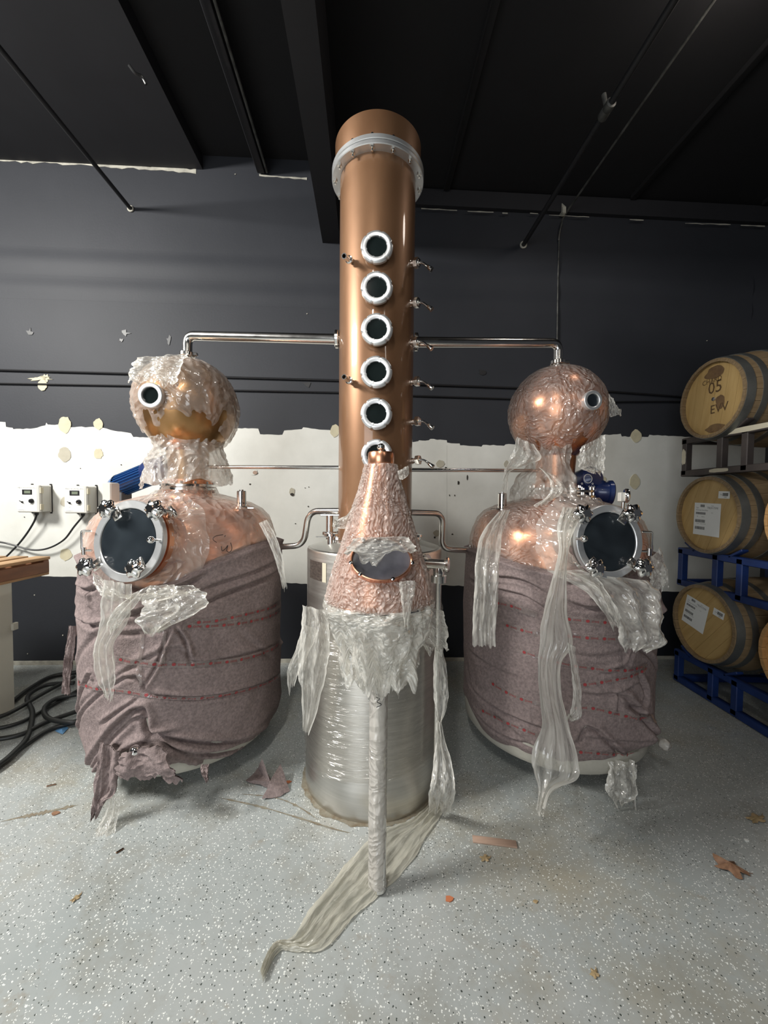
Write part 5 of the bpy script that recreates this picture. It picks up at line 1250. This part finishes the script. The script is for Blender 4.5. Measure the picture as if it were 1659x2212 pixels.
mb = MB(); q = fn(.0, -.222, 0); lathe(mb, [(.018, 0), (.016, .003), (0, .004)], q, (-1, 0, 0), 16); obj('bung_stopper', mb, M_STAIN, b1)

def rack(label, z0, z1, m, chips=False):
    x0, x1 = XB+.075, XB+.80; y0, y1 = 1.42, 3.19; t = thing('barrel_rack', label, 'rack', (x0, (y0+y1)/2, z0)); s = .05; 
    def part(name, a, b, w_=s, h_=s): mb = MB(); bar(mb, a, b, w_, h_, bev=.004); return obj(name, mb, m, t)
    for x in (x0, x1):
        part('top_rail', (x, y0, z1-s/2), (x, y1, z1-s/2)); part('bottom_rail', (x, y0, z0+s/2), (x, y1, z0+s/2))
        for y in (y0+.03, (y0+y1)/2-.36, (y0+y1)/2+.33, y1-.36, y1-.03):
            mb = MB(); box(mb, (x, y, (z0+z1)/2), s, s*.95, z1-z0-.02, bev=.004); obj('upright', mb, m, t)
    for y in (y0+.03, (y0+y1)/2, y1-.03):
        part('cross_rail', (x0, y, z0+s/2), (x1, y, z0+s/2)); part('cross_rail', (x0, y, z1-s/2), (x1, y, z1-s/2))
    for yc in (yf, yn):
        for x in (x0, x1):
            for sgn in (-1, 1):
                mb = MB(); bar(mb, (x, yc+sgn*.15, z1-.01), (x, yc+sgn*.25, z1+.05), .05, .018); obj('cradle_plate', mb, m, t)
    if chips:
        for (y, z, ly, lz) in ((2.43, z1-.022, 1.0, .036), (3.16, (z0+z1)/2, .04, .13), (2.83, z0+.027, .16, .03)):
            mb = MB(); pts = []
            for k in range(20):
                a = 2*PI*k/20; pts.append(Vector((x0-s/2-.0005, y+ly/2*max(-1, min(1, 1.25*math.cos(a)))*(1+.15*nz((k, 1, z), 1.7)), z+lz/2*math.sin(a)*(1+.3*nz((k, 3, z), 1.3)))))
            prism(mb, pts, (-1, 0, 0), .001); obj('paint_patch', mb, M_CHIP, t)
    return t
rack('grey-brown worn steel rack with cream paint, under the topmost barrels', P(1475, 1030, 3.19).z, P(1475, 948, 3.19).z, M_RGREY, True)
rack('blue steel rack between the middle and bottom barrels', P(1475, 1262, 3.19).z, P(1475, 1182, 3.19).z, M_RBLUE)
rack('blue steel rack standing on the floor under bottom barrels', .004, P(1475, 1400, 3.19).z, M_RBLUE)

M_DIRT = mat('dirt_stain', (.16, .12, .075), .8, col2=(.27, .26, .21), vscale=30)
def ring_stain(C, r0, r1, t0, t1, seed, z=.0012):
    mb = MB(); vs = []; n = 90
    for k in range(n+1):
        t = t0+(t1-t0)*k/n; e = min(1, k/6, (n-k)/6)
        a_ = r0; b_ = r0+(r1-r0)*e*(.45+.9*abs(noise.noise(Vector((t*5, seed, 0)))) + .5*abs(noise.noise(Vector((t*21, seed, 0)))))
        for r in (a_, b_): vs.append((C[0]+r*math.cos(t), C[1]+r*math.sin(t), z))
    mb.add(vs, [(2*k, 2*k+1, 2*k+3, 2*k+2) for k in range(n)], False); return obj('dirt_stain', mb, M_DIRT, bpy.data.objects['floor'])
ring_stain((ccx, ccy), TR+.004, TR+.035, PI*.95, PI*1.95, 2.0)
def line_stain(pts, wd, seed):
    q = catmull([F(*p, .0012) for p in pts], 14); mb = MB(); vs = []; n = len(q)
    for k in range(n):
        d = (q[min(k+1, n-1)]-q[max(k-1, 0)]).normalized(); pr = Vector((-d.y, d.x, 0)); w2 = wd*(.2+1.3*abs(noise.noise(Vector((k*.35, seed, 0)))))*min(1, k/5, (n-1-k)/5)
        vs += [q[k]-pr*w2, q[k]+pr*w2]
    mb.add(vs, [(2*k, 2*k+1, 2*k+3, 2*k+2) for k in range(n-1)], False); obj('dirt_stain', mb, M_DIRT, bpy.data.objects['floor'])
line_stain([(470, 1722), (560, 1742), (640, 1765), (720, 1790), (760, 1800)], .010, 3); line_stain([(520, 1715), (590, 1722), (640, 1740), (690, 1772)], .008, 5)
line_stain([(0, 1775), (60, 1762), (110, 1752), (170, 1738)], .018, 7)

# ---------------------------------------------------------------- things on the floor
def scrap(name, outer, peak, m, label, cat): tag(obj(name, cloth_poly(outer, peak, sub=3), m), label, cat)
a = F(1021, 1814); b = F(1116, 1826); mb = MB(); bar(mb, (a.x, a.y, .004), (b.x, b.y, .004), .034, .007, bev=.001); tag(obj('wood_strip', mb, M_STRIP), 'short flat wooden strip on the floor right of the pole', 'wood strip')
def leaf(px, py, sx, sy, rot, m, label, name='dry_leaf', h=.022):
    c = F(px, py); mb = MB(); vs = [c+Vector((0, 0, h))]; n = 26; fs = []
    for rr in (.5, 1.0):
        for k in range(n):
            a = 2*PI*k/n; lobe = 1+.28*math.cos(5*a)+.08*math.sin(11*a)
            x = sx*rr*lobe*math.cos(a); y = sy*rr*lobe*math.sin(a); z = .003+h*(1-rr)+h*.55*rr*abs(noise.noise(Vector((math.cos(a)*2, math.sin(a)*2, px))))*2
            vs.append(c+Vector((x*math.cos(rot)-y*math.sin(rot), x*math.sin(rot)+y*math.cos(rot), z)))
    for k in range(n):
        k2 = (k+1) % n; fs.append((0, 1+k, 1+k2)); fs.append((1+k, 1+n+k, 1+n+k2, 1+k2))
    mb.add(vs, fs, False); t = thing(name, label, 'leaf' if 'leaf' in name else 'debris', (c.x, c.y, 0)); obj('blade', mb, m, t)
    mb = MB(); tube(mb, catmull([c+Vector((0, 0, h*.8)), c+Vector((sx*.9*math.cos(rot), sx*.9*math.sin(rot), h*.5)), c+Vector((sx*1.5*math.cos(rot+.2), sx*1.5*math.sin(rot+.2), .004))], 4), .0012, 6); obj('stalk', mb, m, t)
leaf(1577, 1878, .050, .036, -.5, M_LEAF, 'curled brown dry leaf on the floor at right', h=.03)
leaf(1634, 1770, .045, .022, .3, M_LEAFG, 'pale flattened leaf at the right edge of floor', h=.008)
leaf(1284, 2105, .014, .011, .7, M_LEAFG, 'small tan dry leaf near the bottom right of floor', h=.006)
leaf(1048, 1856, .020, .014, .2, M_LEAFG, 'small greenish dry leaf just below the wooden strip', h=.008)
leaf(164, 1942, .016, .010, 1.2, M_LEAFG, 'tiny tan leaf on the floor at lower left', h=.006)
def chip(px, py, s, m, label, rot=0.3):
    c = F(px, py); mb = MB(); pts = [c+Vector((s*math.cos(rot+a)*(1+.3*math.sin(3*a+px)), .7*s*math.sin(rot+a), .001)) for a in [2*PI*k/7 for k in range(7)]]; prism(mb, pts, (0, .1, 1), .003); tag(obj('debris_chip', mb, m), label, 'debris')
chip(970, 1943, .016, M_CHIPR, 'small orange chip on the floor right of pole foot')
chip(623, 1690, .014, M_CHIPR, 'orange chip beside the felt scrap left of tank')
chip(1157, 1949, .009, M_LEAFG, 'tiny tan crumb on the floor below the wooden strip')
chip(120, 1758, .018, M_LEAF, 'brown flake on the stained floor at left')
chip(1612, 1816, .010, M_PAPER, 'tiny white crumb on the floor near right edge')
mb = MB(); a = F(250, 1845); b = F(268, 1834); bar(mb, (a.x, a.y, .004), (b.x, b.y, .004), .006, .006); tag(obj('twig', mb, M_LEAF), 'short dark twig below the trailing film scrap', 'twig')
mb = MB(); a = F(100, 1700); b = F(122, 1695); bar(mb, (a.x, a.y, .004), (b.x, b.y, .004), .006, .005); tag(obj('twig', mb, M_LEAF), 'short brown twig on the floor left of the left still', 'twig')
mb = MB(); mb = cloth_poly([F(118, 1580), F(140, 1568), F(148, 1574), F(135, 1588)], F(134, 1578, .01), sub=3); tag(obj('plastic_scrap', mb, mat('pale_blue_plastic', (.12, .28, .5), .4)), 'small blue plastic scrap on floor beside the hoses', 'debris')
